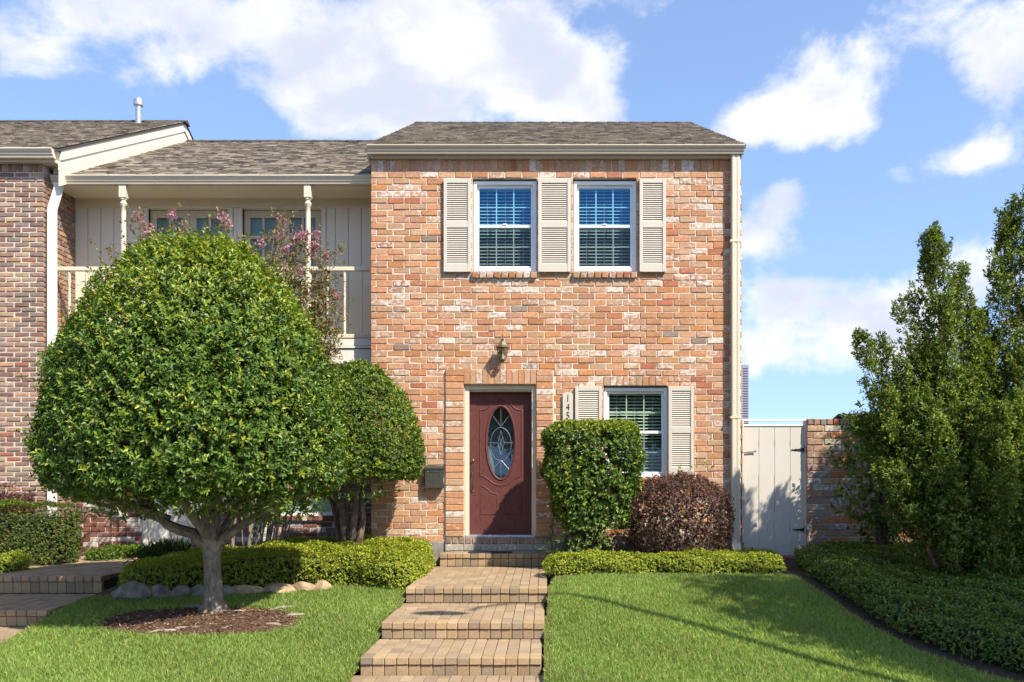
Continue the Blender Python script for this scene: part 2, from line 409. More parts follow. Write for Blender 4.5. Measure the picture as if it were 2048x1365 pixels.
def lay(kit, parent, frame, u0, u1, z0, z1, course, joint, holes, pal, seed, cap=300, focus=(0, 2), third=None, jitter=.004, field='brick_field', keep=None):
    """running bond from z1 down to z0; holes = (u0, u1, z0, z1); the pieces that show largest become objects, the rest one joined field"""
    rng = random.Random(seed); out = []; L = kit.L; step = L + joint; n = int(round((z1 - z0) / course))
    for i in range(n):
        zc = z1 - (i + .5) * course; off = (third if third else step / 2) if i % 2 else 0
        cuts = [(h[0], h[1]) for h in holes if h[2] < zc < h[3]]
        u = u0 - (step - off if off else 0)
        while u < u1:
            segs = [(max(u, u0), min(u + L, u1))]
            for a, b in cuts:
                nx = []
                for s0, s1 in segs:
                    if b <= s0 or a >= s1: nx.append((s0, s1))
                    else:
                        if a - s0 > .03: nx.append((s0, a - joint * .5))
                        if s1 - b > .03: nx.append((b + joint * .5, s1))
                segs = nx
            for s0, s1 in segs:
                if s1 - s0 < .03: continue
                ln = s1 - s0; pr = rng.uniform(-.005, .005)
                m = frame @ Matrix.Translation(((s0 + s1) / 2, -.007 + pr, zc + rng.uniform(-1, 1) * jitter * .5)) @ Matrix.Rotation(rng.uniform(-.006, .006), 4, 'Y') @ Matrix.Diagonal((ln / L * rng.uniform(.985, 1.0), 1, rng.uniform(.95, 1.03), 1))
                out.append((m, pick(pal, rng), ln, ((s0 + s1) / 2, zc)))
            u += step
    out.sort(key=lambda q: (-(q[2] > L * .9), (q[3][0] - focus[0]) ** 2 + (q[3][1] - focus[1]) ** 2))
    if keep: out = [q for q in out if keep(q[3])] + [q for q in out if not keep(q[3])]
    for m, c, *_ in out[:cap]: kit.piece(m, c, parent, 'brick')
    if len(out) > cap: kit.stuff([(m, c) for m, c, *_ in out[cap:]], field, parent)

def panel(mb, u0, u1, z0, z1, holes, y, depth):
    """a wall face at y with real openings, their reveals and the outer ends"""
    us = sorted({u0, u1, *[h[0] for h in holes], *[h[1] for h in holes]}); zs = sorted({z0, z1, *[h[2] for h in holes], *[h[3] for h in holes]})
    us = [u for u in us if u0 <= u <= u1]; zs = [z for z in zs if z0 <= z <= z1]
    for a, b in zip(us, us[1:]):
        for c, d in zip(zs, zs[1:]):
            um, zm = (a + b) / 2, (c + d) / 2
            if any(h[0] < um < h[1] and h[2] < zm < h[3] for h in holes): continue
            mb.quad((a, y, c), (b, y, c), (b, y, d), (a, y, d))
    for h in holes:
        a, b, c, d = h; e = y + depth
        mb.quad((a, y, c), (a, y, d), (a, e, d), (a, e, c)); mb.quad((b, y, c), (b, e, c), (b, e, d), (b, y, d))
        mb.quad((a, y, d), (b, y, d), (b, e, d), (a, e, d)); mb.quad((a, y, c), (a, e, c), (b, e, c), (b, y, c))
    e = y + depth
    mb.quad((u0, y, z0), (u0, y, z1), (u0, e, z1), (u0, e, z0)); mb.quad((u1, y, z0), (u1, e, z0), (u1, e, z1), (u1, y, z1))
    mb.quad((u0, y, z1), (u1, y, z1), (u1, e, z1), (u0, e, z1))

def shingles(mb, x0, x1, y0, z0, y1, z1, rng, exposure=.115):
    """courses of thick tabs up a slope from (y0, z0) to (y1, z1)"""
    d = Vector((0, y1 - y0, z1 - z0)); ln = d.length; d.normalize(); nrm = Vector((0, -d.z, d.y))
    if nrm.z < 0: nrm = -nrm
    n = int(ln / exposure)
    pal = [(.27, .23, .18), (.25, .21, .165), (.30, .255, .20), (.21, .178, .14), (.34, .29, .23), (.15, .128, .105)]
    for i in range(n):
        s0 = i * ln / n; s1 = (i + 1) * ln / n + .04
        x = x0 - rng.uniform(0, .2)
        while x < x1:
            w = rng.uniform(.06, .20); a, b = max(x, x0), min(x + w, x1); x += w
            if b - a < .01: continue
            t = rng.choice((.006, .010, .016)); c = (*vary(rng.choice(pal), .15, rng), 1); dz = rng.uniform(-.012, .012)
            o = Vector((0, y0, z0)) + d * (s0 + dz); p = Vector((0, y0, z0)) + d * min(s1, ln)
            lo0 = o + nrm * .004; lo1 = o + nrm * (t + .006); hi = p + nrm * .002
            X = lambda q, xx: (xx, q.y, q.z)
            mb.add([X(lo0, a), X(lo0, b), X(lo1, b), X(lo1, a), X(hi, b), X(hi, a)], [(0, 1, 2, 3), (3, 2, 4, 5), (0, 3, 5), (1, 4, 2)], c)

GUT = [(0, 0), (-.012, -.0), (-.125, .0), (-.130, -.012), (-.118, -.022), (-.112, -.040), (-.098, -.052), (-.092, -.075), (-.078, -.088), (-.072, -.115), (0, -.115)]
def gutter(x0, x1, y, z, mat, parent, s=1.0):
    o = MB().prism([(y + p * s, z + q * s) for p, q in GUT], 'x', x0, x1).build('gutter', mat, parent, smooth=False); return o

# ------------------------------------------------------------------ the lie of the land
def interp(y, tab): return np.interp(y, [t[0] for t in tab], [t[1] for t in tab])
LEFT = [(-7.2, 0), (-5.6, .02), (-5, .09), (-4, .235), (-3.3, .335), (-2.7, .405), (-2.0, .46), (-1, .52), (0, .56), (60, .56)]
RIGHT = [(-7.2, 0), (-5.7, .02), (-5, .12), (-4, .29), (-3, .44), (-2.25, .525), (-1.6, .58), (0, .60), (60, .60)]
def ground_z(x, y):
    x = np.asarray(x, float); y = np.asarray(y, float)
    t = np.clip((x + 1.9) / 2.2, 0, 1); t = t * t * (3 - 2 * t)
    z = interp(y, LEFT) * (1 - t) + interp(y, RIGHT) * t
    z = z - .10 * np.clip((x - 3.0) / 2.5, 0, 1) * np.clip((y + 6) / 1.5, 0, 1) * np.clip((-.8 - y) / 1.2, 0, 1)
    z = z + .012 * np.sin(x * 2.3 + 1) * np.sin(y * 1.9) * ((y > -6) & (y < -1.7))
    return z
def gz(x, y): return float(ground_z(x, y))

def axis_pts(lo, hi, step, far):
    a = list(np.arange(lo, hi + 1e-6, step)); w = step; x = hi; up = []
    while x < far: w *= 1.5; x += w; up.append(x)
    w = step; x = lo; dn = []
    while x > -far: w *= 1.5; x -= w; dn.append(x)
    return np.array(dn[::-1] + a + up)
def sheet(name, xs, ys, zf, mat, inside=None, dz=0.0):
    X, Y = np.meshgrid(xs, ys); Z = zf(X, Y) + dz
    V = np.stack([X.ravel(), Y.ravel(), Z.ravel()], 1); nx = len(xs); f = []
    i, j = np.meshgrid(np.arange(nx - 1), np.arange(len(ys) - 1)); q = (j * nx + i).ravel()
    T = np.stack([q, q + 1, q + nx + 1, q + nx], 1)
    if inside is not None:
        c = V[T].mean(1); T = T[inside(c[:, 0], c[:, 1])]
    return soup(name, V, T, mat)
def in_poly(px, py, poly):
    px = np.asarray(px); py = np.asarray(py); r = np.zeros(px.shape, bool); n = len(poly)
    for i in range(n):
        x0, y0 = poly[i]; x1, y1 = poly[(i + 1) % n]
        c = ((y0 > py) != (y1 > py)) & (px < (x1 - x0) * (py - y0) / ((y1 - y0) if y1 != y0 else 1e-9) + x0); r ^= c
    return r
def poly_dist(px, py, poly):
    d = np.full(px.shape, 1e9); n = len(poly); ox = np.zeros(px.shape); oy = np.zeros(px.shape)
    for i in range(n):
        ax, ay = poly[i]; bx, by = poly[(i + 1) % n]; ex, ey = bx - ax, by - ay
        t = np.clip(((px - ax) * ex + (py - ay) * ey) / (ex * ex + ey * ey + 1e-12), 0, 1)
        qx, qy = px - (ax + t * ex), py - (ay + t * ey); dd = np.hypot(qx, qy); m = dd < d
        d = np.where(m, dd, d); ox = np.where(m, -qx, ox); oy = np.where(m, -qy, oy)
    return d, ox, oy
def smooth_poly(pts, k=2):
    for _ in range(k):
        q = []
        for i in range(len(pts)):
            a, b = pts[i], pts[(i + 1) % len(pts)]
            q += [(a[0] * .75 + b[0] * .25, a[1] * .75 + b[1] * .25), (a[0] * .25 + b[0] * .75, a[1] * .25 + b[1] * .75)]
        pts = q
    return pts

def sunk_z(x, y):
    z = ground_z(x, y)
    a = (x > -1.72) & (x < .08) & (y > -6.8) & (y < .1); b = (x > -7.1) & (x < -5.2) & (y > -6.8) & (y < 1.0)
    return np.where((a | b) & (z > -.1), z - .22, z) - np.where((y < -6.7), .12, 0)
gnd = sheet('ground', axis_pts(-9, 9, .12, 3000), axis_pts(-8, 2, .12, 3000), sunk_z, M_SOIL); gnd['kind'] = 'structure'
PATH_X0, PATH_X1 = -1.62, -.01
NP_X0, NP_X1 = -6.75, -5.25
LAWN_L = [(-5.22, -6.6), (-1.635, -6.6), (-1.635, -4.98), (-1.61, -4.05), (-1.58, -2.7), (-1.58, -2.35), (-1.9, -2.08), (-2.45, -2.12), (-3.1, -2.2), (-4.0, -2.35), (-4.6, -2.55), (-5.22, -2.75)]
LAWN_R = [(-.02, -6.6), (5.2, -6.6), (4.5, -5.9), (3.85, -5.2), (3.45, -4.55), (3.22, -3.7), (3.12, -2.8), (3.05, -1.9), (2.6, -1.78), (1.4, -1.72), (.5, -1.82), (.12, -2.0), (.03, -2.6), (.0, -4.1), (-.02, -5.0)]
MULCH_C, MULCH_R = (-3.55, -3.62), (.98, .47)
def in_mulch(x, y, s=1.0): return ((x - MULCH_C[0]) / (MULCH_R[0] * s)) ** 2 + ((y - MULCH_C[1]) / (MULCH_R[1] * s)) ** 2 < 1
for poly in (LAWN_L, LAWN_R):
    xs = np.arange(min(p[0] for p in poly) - .03, max(p[0] for p in poly) + .05, .04); ys = np.arange(-6.6, -1.6, .04)
    o = sheet('lawn', xs, ys, ground_z, M_THATCH, lambda x, y: in_poly(x, y, poly), .004); o['kind'] = 'structure'
o = sheet('mulch_bed', np.arange(-4.7, -2.4, .05), np.arange(-4.3, -2.9, .05), lambda x, y: ground_z(x, y) + .03 * np.clip(1 - ((x - MULCH_C[0]) / MULCH_R[0]) ** 2 - ((y - MULCH_C[1]) / MULCH_R[1]) ** 2, 0, 1), M_MULCH,
          lambda x, y: in_mulch(x, y, 1.03), .009); o['kind'] = 'structure'
# sidewalk and street in front of the lawns
o = MB().box(-40, 40, -8.1, -6.65, -.2, .03).build('sidewalk', M_CONC); o['kind'] = 'structure'
o = MB().box(-60, 60, -8.32, -8.104, -.3, .034).build('kerb', M_CONC); o['kind'] = 'structure'
o = MB().box(-200, 200, -15.5, -8.33, -.3, .008).build('road', M_ASPH); o['kind'] = 'structure'

# ------------------------------------------------------------------ paved paths and steps
PAVE = [(.355, .25, .145), (.335, .235, .135), (.365, .26, .15), (.315, .222, .132), (.275, .203, .13), (.35, .24, .13), (.255, .192, .128)]
TREAD = [(.33, .24, .15), (.31, .222, .137), (.34, .25, .158), (.295, .212, .13), (.28, .205, .135)]
BW = .1067
K_NOSE = Kit('nosing_paver', BW - .005, .066, .20, .006, .0015, M_PAVER, M_PAVER_A)
K_RISE = Kit('riser_paver', BW - .005, .13, .05, .004, .0012, M_PAVER, M_PAVER_A)
K_TREAD = Kit('tread_paver', BW - .005, .205, .05, .004, .0012, M_PAVER, M_PAVER_A)
def paved(name, x0, nb, y0, y1, z, riser, seed, label=None, shear=0.0):
    """one level of a paved path: solid base, riser blocks, bullnose row and tread pavers; front edge at y0"""
    rng = random.Random(seed); x1 = x0 + nb * BW; zb = z - riser
    base = MB().box(x0 + .012, x1 - .012, y0 + .02, y1, zb - .25, z - .012).build(name, M_JOINT); base['kind'] = 'structure'
    col = lambda s=1.0: (*[q * s for q in vary(rng.choice(PAVE), .10, rng)], 1)
    for i in range(nb):
        xc = x0 + (i + .5) * BW
        K_NOSE.piece(Matrix.Translation((xc, y0 - .012 + rng.uniform(-.003, .003), z - .033 + rng.uniform(-.002, .002))), col(), base, 'nosing_paver')
        hh = riser - .072
        K_RISE.piece(Matrix.Translation((xc, y0 + .004, z - .070 - hh / 2)) @ Matrix.Diagonal((1, 1, hh / .13, 1)), col(.95), base, 'riser_paver')
    rows = max(1, int(round((y1 - y0 - .19) / .21))); dy = (y1 - y0 - .19) / rows; up = Matrix.Rotation(-math.pi / 2, 4, 'X')
    for j in range(rows):
        yc = y0 + .19 + (j + .5) * dy
        for i in range(nb):
            xc = x0 + (i + .5) * BW
            if i % 2 and rows > 1:
                if j == 0:
                    K_TREAD.piece(Matrix.Translation((xc, y0 + .19 + dy * .25, z + rng.uniform(-.003, .002))) @ up @ Matrix.Diagonal((1, 1, (dy / 2 - .006) / .205, 1)), (*vary(rng.choice(TREAD), .08, rng), 1), base, 'tread_paver')
                yy = yc + dy / 2
                if j == rows - 1:
                    K_TREAD.piece(Matrix.Translation((xc, y1 - dy * .25, z + rng.uniform(-.003, .002))) @ up @ Matrix.Diagonal((1, 1, (dy / 2 - .006) / .205, 1)), (*vary(rng.choice(TREAD), .08, rng), 1), base, 'tread_paver'); continue
            else: yy = yc
            K_TREAD.piece(Matrix.Translation((xc, yy + rng.uniform(-.004, .004), z + rng.uniform(-.003, .002))) @ up @ Matrix.Diagonal((1, 1, (dy - .006) / .205, 1)), (*vary(rng.choice(TREAD), .08, rng), 1), base, 'tread_paver')
    return base
SY = [-4.98, -4.08, -2.72, -.30]
paved('garden_step', -1.63, 15, SY[0], SY[1], .190, .19, 1)
paved('garden_step', -1.605, 15, SY[1], SY[2], .352, .162, 2)
paved('path', -1.575, 15, SY[2], SY[3] - .02, .522, .168, 3)
paved('doorstep', -1.47, 14, SY[3], -.085, .700, .178, 4)
paved('path', -1.68, 16, -6.62, -5.0, .036, .08, 8)
# the neighbour's walk
paved('garden_step', NP_X0 - .2, 16, -3.42, -2.10, .375, .17, 5)
paved('path', NP_X0 - .16, 15, -2.10, .90, .585, .205, 6)
paved('garden_step', NP_X0 - .1, 17, -4.12, -3.42, .205, .10, 7)
o = MB().box(NP_X0 - .4, -5.3, -6.64, -4.13, -.2, .07).build('path', M_CONC); o['kind'] = 'structure'

# ================================================================== the brick townhouse
K_OLD = Kit('brick', .2312, .0822, .075, .0065, .0046, M_BRICK, M_BRICK_A, 9)
K_SOLD = Kit('soldier_brick', .084, .205, .075, .006, .004, M_BRICK, M_BRICK_A, 6)
K_ROWL = Kit('sill_brick', .081, .085, .16, .008, .004, M_BRICK, M_BRICK_A, 6)
house = thing('townhouse', 'orange brick two-storey townhouse with maroon front door and beige shutters', 'townhouse', (0, 0, .6))
HX0, HX1 = -2.486, 2.81
COURSE = .0911
ZT = PZ(344, 0)                                            # top of the running courses, under the soldier row
def snap(py): return ZT - round((ZT - PZ(py, 0)) / COURSE) * COURSE
W_UP = [(PX(945, 0), PX(1073, 0)), (PX(1146, 0), PX(1273, 0))]
wu_top, wu_bot, wu_sill = snap(357), PZ(545, 0), snap(560)
wl = (PX(1207, 0), PX(1336, 0)); wl_top, wl_sol, wl_bot, wl_sill = PZ(772, 0), snap(748), PZ(957, 0), snap(971)
dr = (PX(889, 0), PX(1108, 0)); dr_top, dr_bot = snap(735), PZ(1076, 0)
do = (PX(929, 0), PX(1072.5, 0)); do_top = PZ(770, 0)
ZB = ZT - 58 * COURSE
holes_b = [(a, b, wu_sill, wu_top) for a, b in W_UP] + [(wl[0], wl[1], wl_sill, wl_sol), (dr[0], dr[1], ZB - 1, dr_top)]
holes_m = [(a, b, wu_bot, wu_top) for a, b in W_UP] + [(wl[0], wl[1], wl_bot, wl_top), (do[0], do[1], dr_bot, do_top)]
mb = MB(); panel(mb, HX0 + .012, HX1 - .012, .62, 6.38, holes_m, .002, .24)
wall = mb.build('wall', M_MORTAR, house)
lay(K_OLD, wall, Matrix.Identity(4), HX0, HX1 + .0, ZB, ZT, COURSE, .0091, holes_b, ORANGE, 21, 300, (-.3, 3.4), .081)
rng = random.Random(5)
# soldier row under the eave
x = HX0 + .045
while x < HX1 - .03:
    K_SOLD.piece(Matrix.Translation((x, -.010 + rng.uniform(-.003, .006), (ZT + PZ(313, 0)) / 2 - .002)), pick(ORANGE, rng), wall, 'soldier_brick'); x += .0905
def soldiers(a, b, z0, z1, y, n):
    for i in range(n):
        xx = lerp(a, b, (i + .5) / n); w = (b - a) / n - .006
        K_SOLD.piece(Matrix.Translation((xx, y + rng.uniform(-.003, .004), (z0 + z1) / 2)) @ Matrix.Diagonal((w / .084, 1, (z1 - z0 - .008) / .205, 1)), pick(ORANGE, rng), wall, 'soldier_brick')
soldiers(wl[0], wl[1], wl_top, wl_sol - .004, -.010, 10)
soldiers(PX(928, 0), PX(1072, 0), do_top + .002, dr_top, -.038, 12)
# brick sills
for a, b, zt in ((*W_UP[0], wu_bot), (*W_UP[1], wu_bot), (wl[0], wl[1], wl_bot)):
    n = 9
    for i in range(n):
        xx = lerp(a - .01, b + .01, (i + .5) / n)
        K_ROWL.piece(Matrix.Translation((xx, -.055 + rng.uniform(-.004, .004), zt - .048)) @ Matrix.Rotation(.12, 4, 'X') @ Matrix.Diagonal(((b - a) / n / .095, 1, 1, 1)), pick(ORANGE, rng), wall, 'sill_brick')
# brick piers beside the door, a little proud
for a, b in ((PX(891, 0), PX(928, 0)), (PX(1072.5, 0), PX(1106, 0))):
    MB().box(a + .006, b - .006, -.022, .0, PZ(1074, 0), dr_top - .01).build('pier_core', M_MORTAR, wall)
    n = int((dr_top - PZ(1074, 0)) / COURSE); h = (dr_top - PZ(1074, 0)) / n
    for i in range(n):
        K_OLD.piece(Matrix.Translation(((a + b) / 2, -.038 + rng.uniform(-.004, .005), dr_top - (i + .5) * h)) @ Matrix.Diagonal(((b - a) / .2312, 1, 1, 1)), pick(ORANGE, rng), wall, 'brick')
MB().box(PX(927.5, 0), PX(1073, 0), -.022, .0, do_top + .004, dr_top - .01).build('lintel_core', M_MORTAR, wall)
# concrete footing and door sill courses
MB().bbox(HX0 - .02, PX(889, 0), -.05, .05, .5, ZB + .002, .01).build('footing', M_FOOT, house)
MB().bbox(PX(1108, 0), HX1 + .02, -.05, .05, .5, ZB + .002, .01).build('footing', M_FOOT, house)
sill = MB().box(PX(891, 0), PX(1101, 0), -.070, .2, .60, PZ(1077, -.08) - .012).build('door_sill', M_MORTAR3, house)
GREYB = [((.20, .15, .12), .3, 5), ((.24, .19, .15), .4, 4), ((.28, .20, .15), .3, 3)]
for i in range(16):
    xx = lerp(PX(890, -.08), PX(1103, -.08), (i + .5) / 16)
    K_ROWL.piece(Matrix.Translation((xx, -.085, PZ(1082, -.08))) @ Matrix.Diagonal((.94, 1, 1.05, 1)), pick(GREYB, rng), sill, 'sill_brick')
GREYC = [((.36, .34, .31), .5, 4), ((.30, .28, .25), .4, 3)]
for i in range(6):
    xx = lerp(PX(890, -.08), PX(1103, -.08), (i + .5) / 6)
    K_OLD.piece(Matrix.Translation((xx, -.080, PZ(1095.5, -.08))) @ Matrix.Diagonal((1.06, 1, 1.12, 1)), pick(GREYC, rng), sill, 'brick')

# the house's body behind its front: party wall, side wall, back
def mat_sidebrick():
    k = NT('side_brick'); t = k.n('ShaderNodeTexBrick'); g = k.n('ShaderNodeNewGeometry'); sp = k.n('ShaderNodeSeparateXYZ'); cb = k.n('ShaderNodeCombineXYZ')
    k.L.new(g.outputs['Position'], sp.inputs[0]); k.L.new(k.math('ADD', sp.outputs[1], sp.outputs[0]), cb.inputs[0]); k.L.new(sp.outputs[2], cb.inputs[1]); k.L.new(cb.outputs[0], t.inputs[0])
    t.inputs['Color1'].default_value = (.47, .24, .13, 1); t.inputs['Color2'].default_value = (.42, .18, .09, 1); t.inputs['Mortar'].default_value = (.55, .46, .36, 1)
    t.inputs['Scale'].default_value = 1; t.inputs['Mortar Size'].default_value = .006; t.inputs['Brick Width'].default_value = .24; t.inputs['Row Height'].default_value = .0911
    k.base(t.outputs[0]).set(.9, .1); return k.m
M_SIDEB = mat_sidebrick()
RY, RZ = 4.75, 8.66                                        # ridge
EY, EZ = -.13, PZ(291, -.13)
mb = MB()
for xx in (HX0 + .006, HX1 - .006):
    s = .1 if xx < 0 else -.1
    mb.prism([(.22, .4), (.22, 6.38), (RY, RZ - .12), (9.4, 6.38), (9.4, .4)], 'x', xx, xx + s)
mb.box(HX0 + .1, HX1 - .1, 9.3, 9.39, .4, 6.38)
mb.build('side_wall', M_SIDEB, house)
mb = MB()
for s in (0, 1):
    ya, yb = (EY, RY) if s == 0 else (9.6, RY)
    mb.add([(HX0 - .03, ya, EZ), (HX1 + .03, ya, EZ), (HX1 + .03, yb, RZ), (HX0 - .03, yb, RZ), (HX0 - .03, ya, EZ - .05), (HX1 + .03, ya, EZ - .05), (HX1 + .03, yb, RZ - .05), (HX0 - .03, yb, RZ - .05)],
           [(0, 1, 2, 3), (7, 6, 5, 4), (0, 3, 7, 4), (1, 5, 6, 2), (0, 4, 5, 1)])
roof = mb.build('roof', M_RIDGE, house)
mb = MB(); shingles(mb, HX0 - .04, HX1 + .04, EY - .01, EZ, RY, RZ, random.Random(3)); shingles(mb, HX0 - .04, HX1 + .04, 9.61, EZ, RY, RZ, random.Random(4))
o = mb.build('shingle_field', M_SHINGLE, roof, fix=False); o['kind'] = 'stuff'
def ridge(x0, x1, y, z, parent):
    mb = MB(); x = x0
    while x < x1:
        w = min(.22, x1 - x); mb.add([(x, y - .15, z - .055), (x, y, z + .022), (x, y + .15, z - .055), (x + w + .02, y - .14, z - .062), (x + w + .02, y, z + .012), (x + w + .02, y + .14, z - .062)], [(0, 3, 4, 1), (1, 4, 5, 2), (0, 1, 2), (3, 5, 4)]); x += w
    return mb.build('ridge_cap', M_RIDGE, parent)
ridge(HX0 - .04, HX1 + .04, RY, RZ + .01, roof)
gutter(PX(733, -.2), PX(1490, -.2), -.075, PZ(290.5, -.17), M_TAN, house, .95)
MB().bbox(PX(741, -.08), PX(1484, -.08), -.072, .10, PZ(316.5, -.07), PZ(295, -.07), .004).build('fascia', M_TAN, house)
MB().box(HX0 - .045, HX0 - .012, -.06, RY, 6.30, 6.36).build('eave_trim', M_TAN, house)
# downspout
mb = MB(); xa, xb = PX(1463, -.1), PX(1480, -.1)
prof = [(xa, -.11), (xa + .012, -.12), (xa + .045, -.12), (xa + .05, -.114), (xa + .075, -.114), (xa + .08, -.12), (xb - .012, -.12), (xb, -.11), (xb, -.035), (xa, -.035)]
mb.prism(prof, 'z', .82, PZ(304, -.1))
dsp = mb.build('downspout', M_CREAM, house)
MB().prism([(-.12, .84), (-.035, .84), (-.04, .76), (-.20, .68), (-.22, .74)], 'x', xa, xb).build('outlet', M_CREAM, dsp)
MB().box(xa + .012, xb - .012, -.224, -.20, .685, .735).build('opening', M_IRON, dsp)  # solid black block standing in for the shaded hollow of the pipe
for z in (5.1, 2.6):
    MB().box(xa - .02, xb + .01, -.124, -.03, z, z + .03).build('strap', M_CREAM, dsp)

# windows
def window(parent, x0, x1, zt, zb, blind_label, lower_mat, upper_mat=None, blind=True, yb=.05):
    """double-hung sash window in its opening, with its blind behind"""
    fw = .045; y0, y1 = yb, yb + .13
    w = MB().box(x0, x0 + fw, y0, y1, zb, zt).box(x1 - fw, x1, y0, y1, zb, zt).box(x0 + fw, x1 - fw, y0, y1, zt - fw, zt).box(x0 + fw, x1 - fw, y0, y1, zb, zb + fw).build('window', M_WHITE, parent)
    zm = (zt + zb) / 2 - .005; a, b = x0 + fw, x1 - fw
    for k, (s0, s1, ys, mg) in enumerate(((zm - .02, zt - fw, y0 + .05, upper_mat or M_GLASS), (zb + fw, zm + .03, y0 + .022, lower_mat))):
        r = .032; sash = MB()
        sash.bbox(a, a + r, ys, ys + .026, s0, s1, .003).bbox(b - r, b, ys, ys + .026, s0, s1, .003).bbox(a + r, b - r, ys, ys + .026, s1 - r * 1.25, s1, .003).bbox(a + r, b - r, ys, ys + .026, s0, s0 + r, .003)
        sash.build('sash', M_WHITE, w)
        MB().box(a + r - .004, b - r + .004, ys + .008, ys + .012, s0 + r - .004, s1 - r).build('pane', mg, w)
        mm = MB()
        for t in (1 / 3, 2 / 3):
            xx = lerp(a + r, b - r, t); mm.box(xx - .008, xx + .008, ys + .013, ys + .020, s0 + r, s1 - r)
        zz = (s0 + s1) / 2
        for t in range(3):
            mm.box(lerp(a + r, b - r, t / 3) + .008, lerp(a + r, b - r, (t + 1) / 3) - .008, ys + .013, ys + .020, zz - .007, zz + .007)
        mm.build('muntin', M_WHITE, w)
    MB().box(lerp(a, b, .5) - .03, lerp(a, b, .5) + .03, y0 + .01, y0 + .03, zm + .03, zm + .045).build('sash_lock', M_WHITE, w)
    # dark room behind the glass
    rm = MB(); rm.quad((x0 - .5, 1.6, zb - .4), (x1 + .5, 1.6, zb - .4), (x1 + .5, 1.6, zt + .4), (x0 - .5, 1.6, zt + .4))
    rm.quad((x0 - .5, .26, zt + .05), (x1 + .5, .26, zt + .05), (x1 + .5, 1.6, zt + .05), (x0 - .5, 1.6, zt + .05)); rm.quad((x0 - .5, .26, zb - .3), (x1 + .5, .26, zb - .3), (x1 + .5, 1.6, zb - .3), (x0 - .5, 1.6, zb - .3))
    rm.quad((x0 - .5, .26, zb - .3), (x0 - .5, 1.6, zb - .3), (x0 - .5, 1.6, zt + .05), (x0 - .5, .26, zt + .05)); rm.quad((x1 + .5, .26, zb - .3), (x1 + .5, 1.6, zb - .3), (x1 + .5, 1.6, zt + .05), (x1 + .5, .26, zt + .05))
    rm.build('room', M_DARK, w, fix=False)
    if blind:
        bl = thing('window_blind', blind_label, 'blind', ((x0 + x1) / 2, yb + .17, zb), 'blinds behind the front windows')
        me = MB().box(-(b - a) / 2 + .01, (b - a) / 2 - .01, -.024, .024, -.0015, .0015).mesh('slat', M_BLIND)
        n = int((zt - zb - .1) / .048)
        for i in range(n):
            s = bpy.data.objects.new('slat', me); COL.objects.link(s); child(s, bl)
            s.location = ((a + b) / 2, yb + .17, zt - .09 - i * .048); s.rotation_euler = (R(30), 0, 0)
        MB().bbox(a + .005, b - .005, yb + .14, yb + .20, zt - .075, zt - .045, .004).build('headrail', M_BLIND, bl)
        for t in (.18, .5, .82):
            xx = lerp(a, b, t); MB().box(xx - .002, xx + .002, yb + .143, yb + .146, zb + .05, zt - .07).build('ladder_cord', M_BLIND, bl)
    return w
window(house, W_UP[0][0] + .012, W_UP[0][1] - .004, PZ(363, .05), PZ(543, .05), 'white slat blind behind the upstairs window nearer the balcony', M_GLASS_LOW)
window(house, W_UP[1][0] + .012, W_UP[1][1] - .004, PZ(363, .05), PZ(543, .05), 'white slat blind behind the upstairs window nearer the downspout', M_GLASS_LOW)
window(house, wl[0] + .010, wl[1] - .004, PZ(776, .05), PZ(955, .05), 'white slat blind behind the ground-floor window beside the front door', M_GLASS_LOW, M_GLASS_N)
for o in bpy.data.objects:
    if o.name.startswith('window_blind'):
        if 'group' in o: del o['group']

# shutters
def shutter(x0, x1, zt, zb, parent):
    y0, y1 = -.060, -.018; st = .048 if x1 - x0 < .43 else .052; zm = lerp(zt, zb, .50)
    fr = MB(); fr.bbox(x0, x0 + st, y0, y1, zb, zt, .004).bbox(x1 - st, x1, y0, y1, zb, zt, .004)
    fr.bbox(x0 + st, x1 - st, y0 + .003, y1, zt - .065, zt, .003).bbox(x0 + st, x1 - st, y0 + .003, y1, zb, zb + .115, .003).bbox(x0 + st, x1 - st, y0 + .003, y1, zm - .035, zm + .055, .003)
    fr.box(x0 + st, x1 - st, y1 - .006, y1 - .002, zb + .1, zt - .05)
    s = fr.build('shutter', M_SHUT, parent)
    w = x1 - x0 - 2 * st
    me = MB().bbox(-w / 2 + .001, w / 2 - .001, -.0175, .0175, -.004, .004, .002).mesh('louver', M_SHUT)
    for a, b in ((zt - .065, zm + .055), (zm - .035, zb + .115)):
        n = int((a - b) / .0295)
        for i in range(n):
            o = bpy.data.objects.new('louver', me); COL.objects.link(o); o.parent = s
            o.location = ((x0 + x1) / 2, y0 + .021, a - (i + .5) * (a - b) / n); o.rotation_euler = (R(52), 0, 0)
    return s
for a, b in ((887, 942), (1076, 1142), (1279, 1332)): shutter(PX(a, -.06), PX(b, -.06), PZ(357, -.06), PZ(544, -.06), house)
for a, b in ((1150, 1204), (1337, 1388)): shutter(PX(a, -.06), PX(b, -.06), PZ(773, -.06), PZ(951, -.06), house)

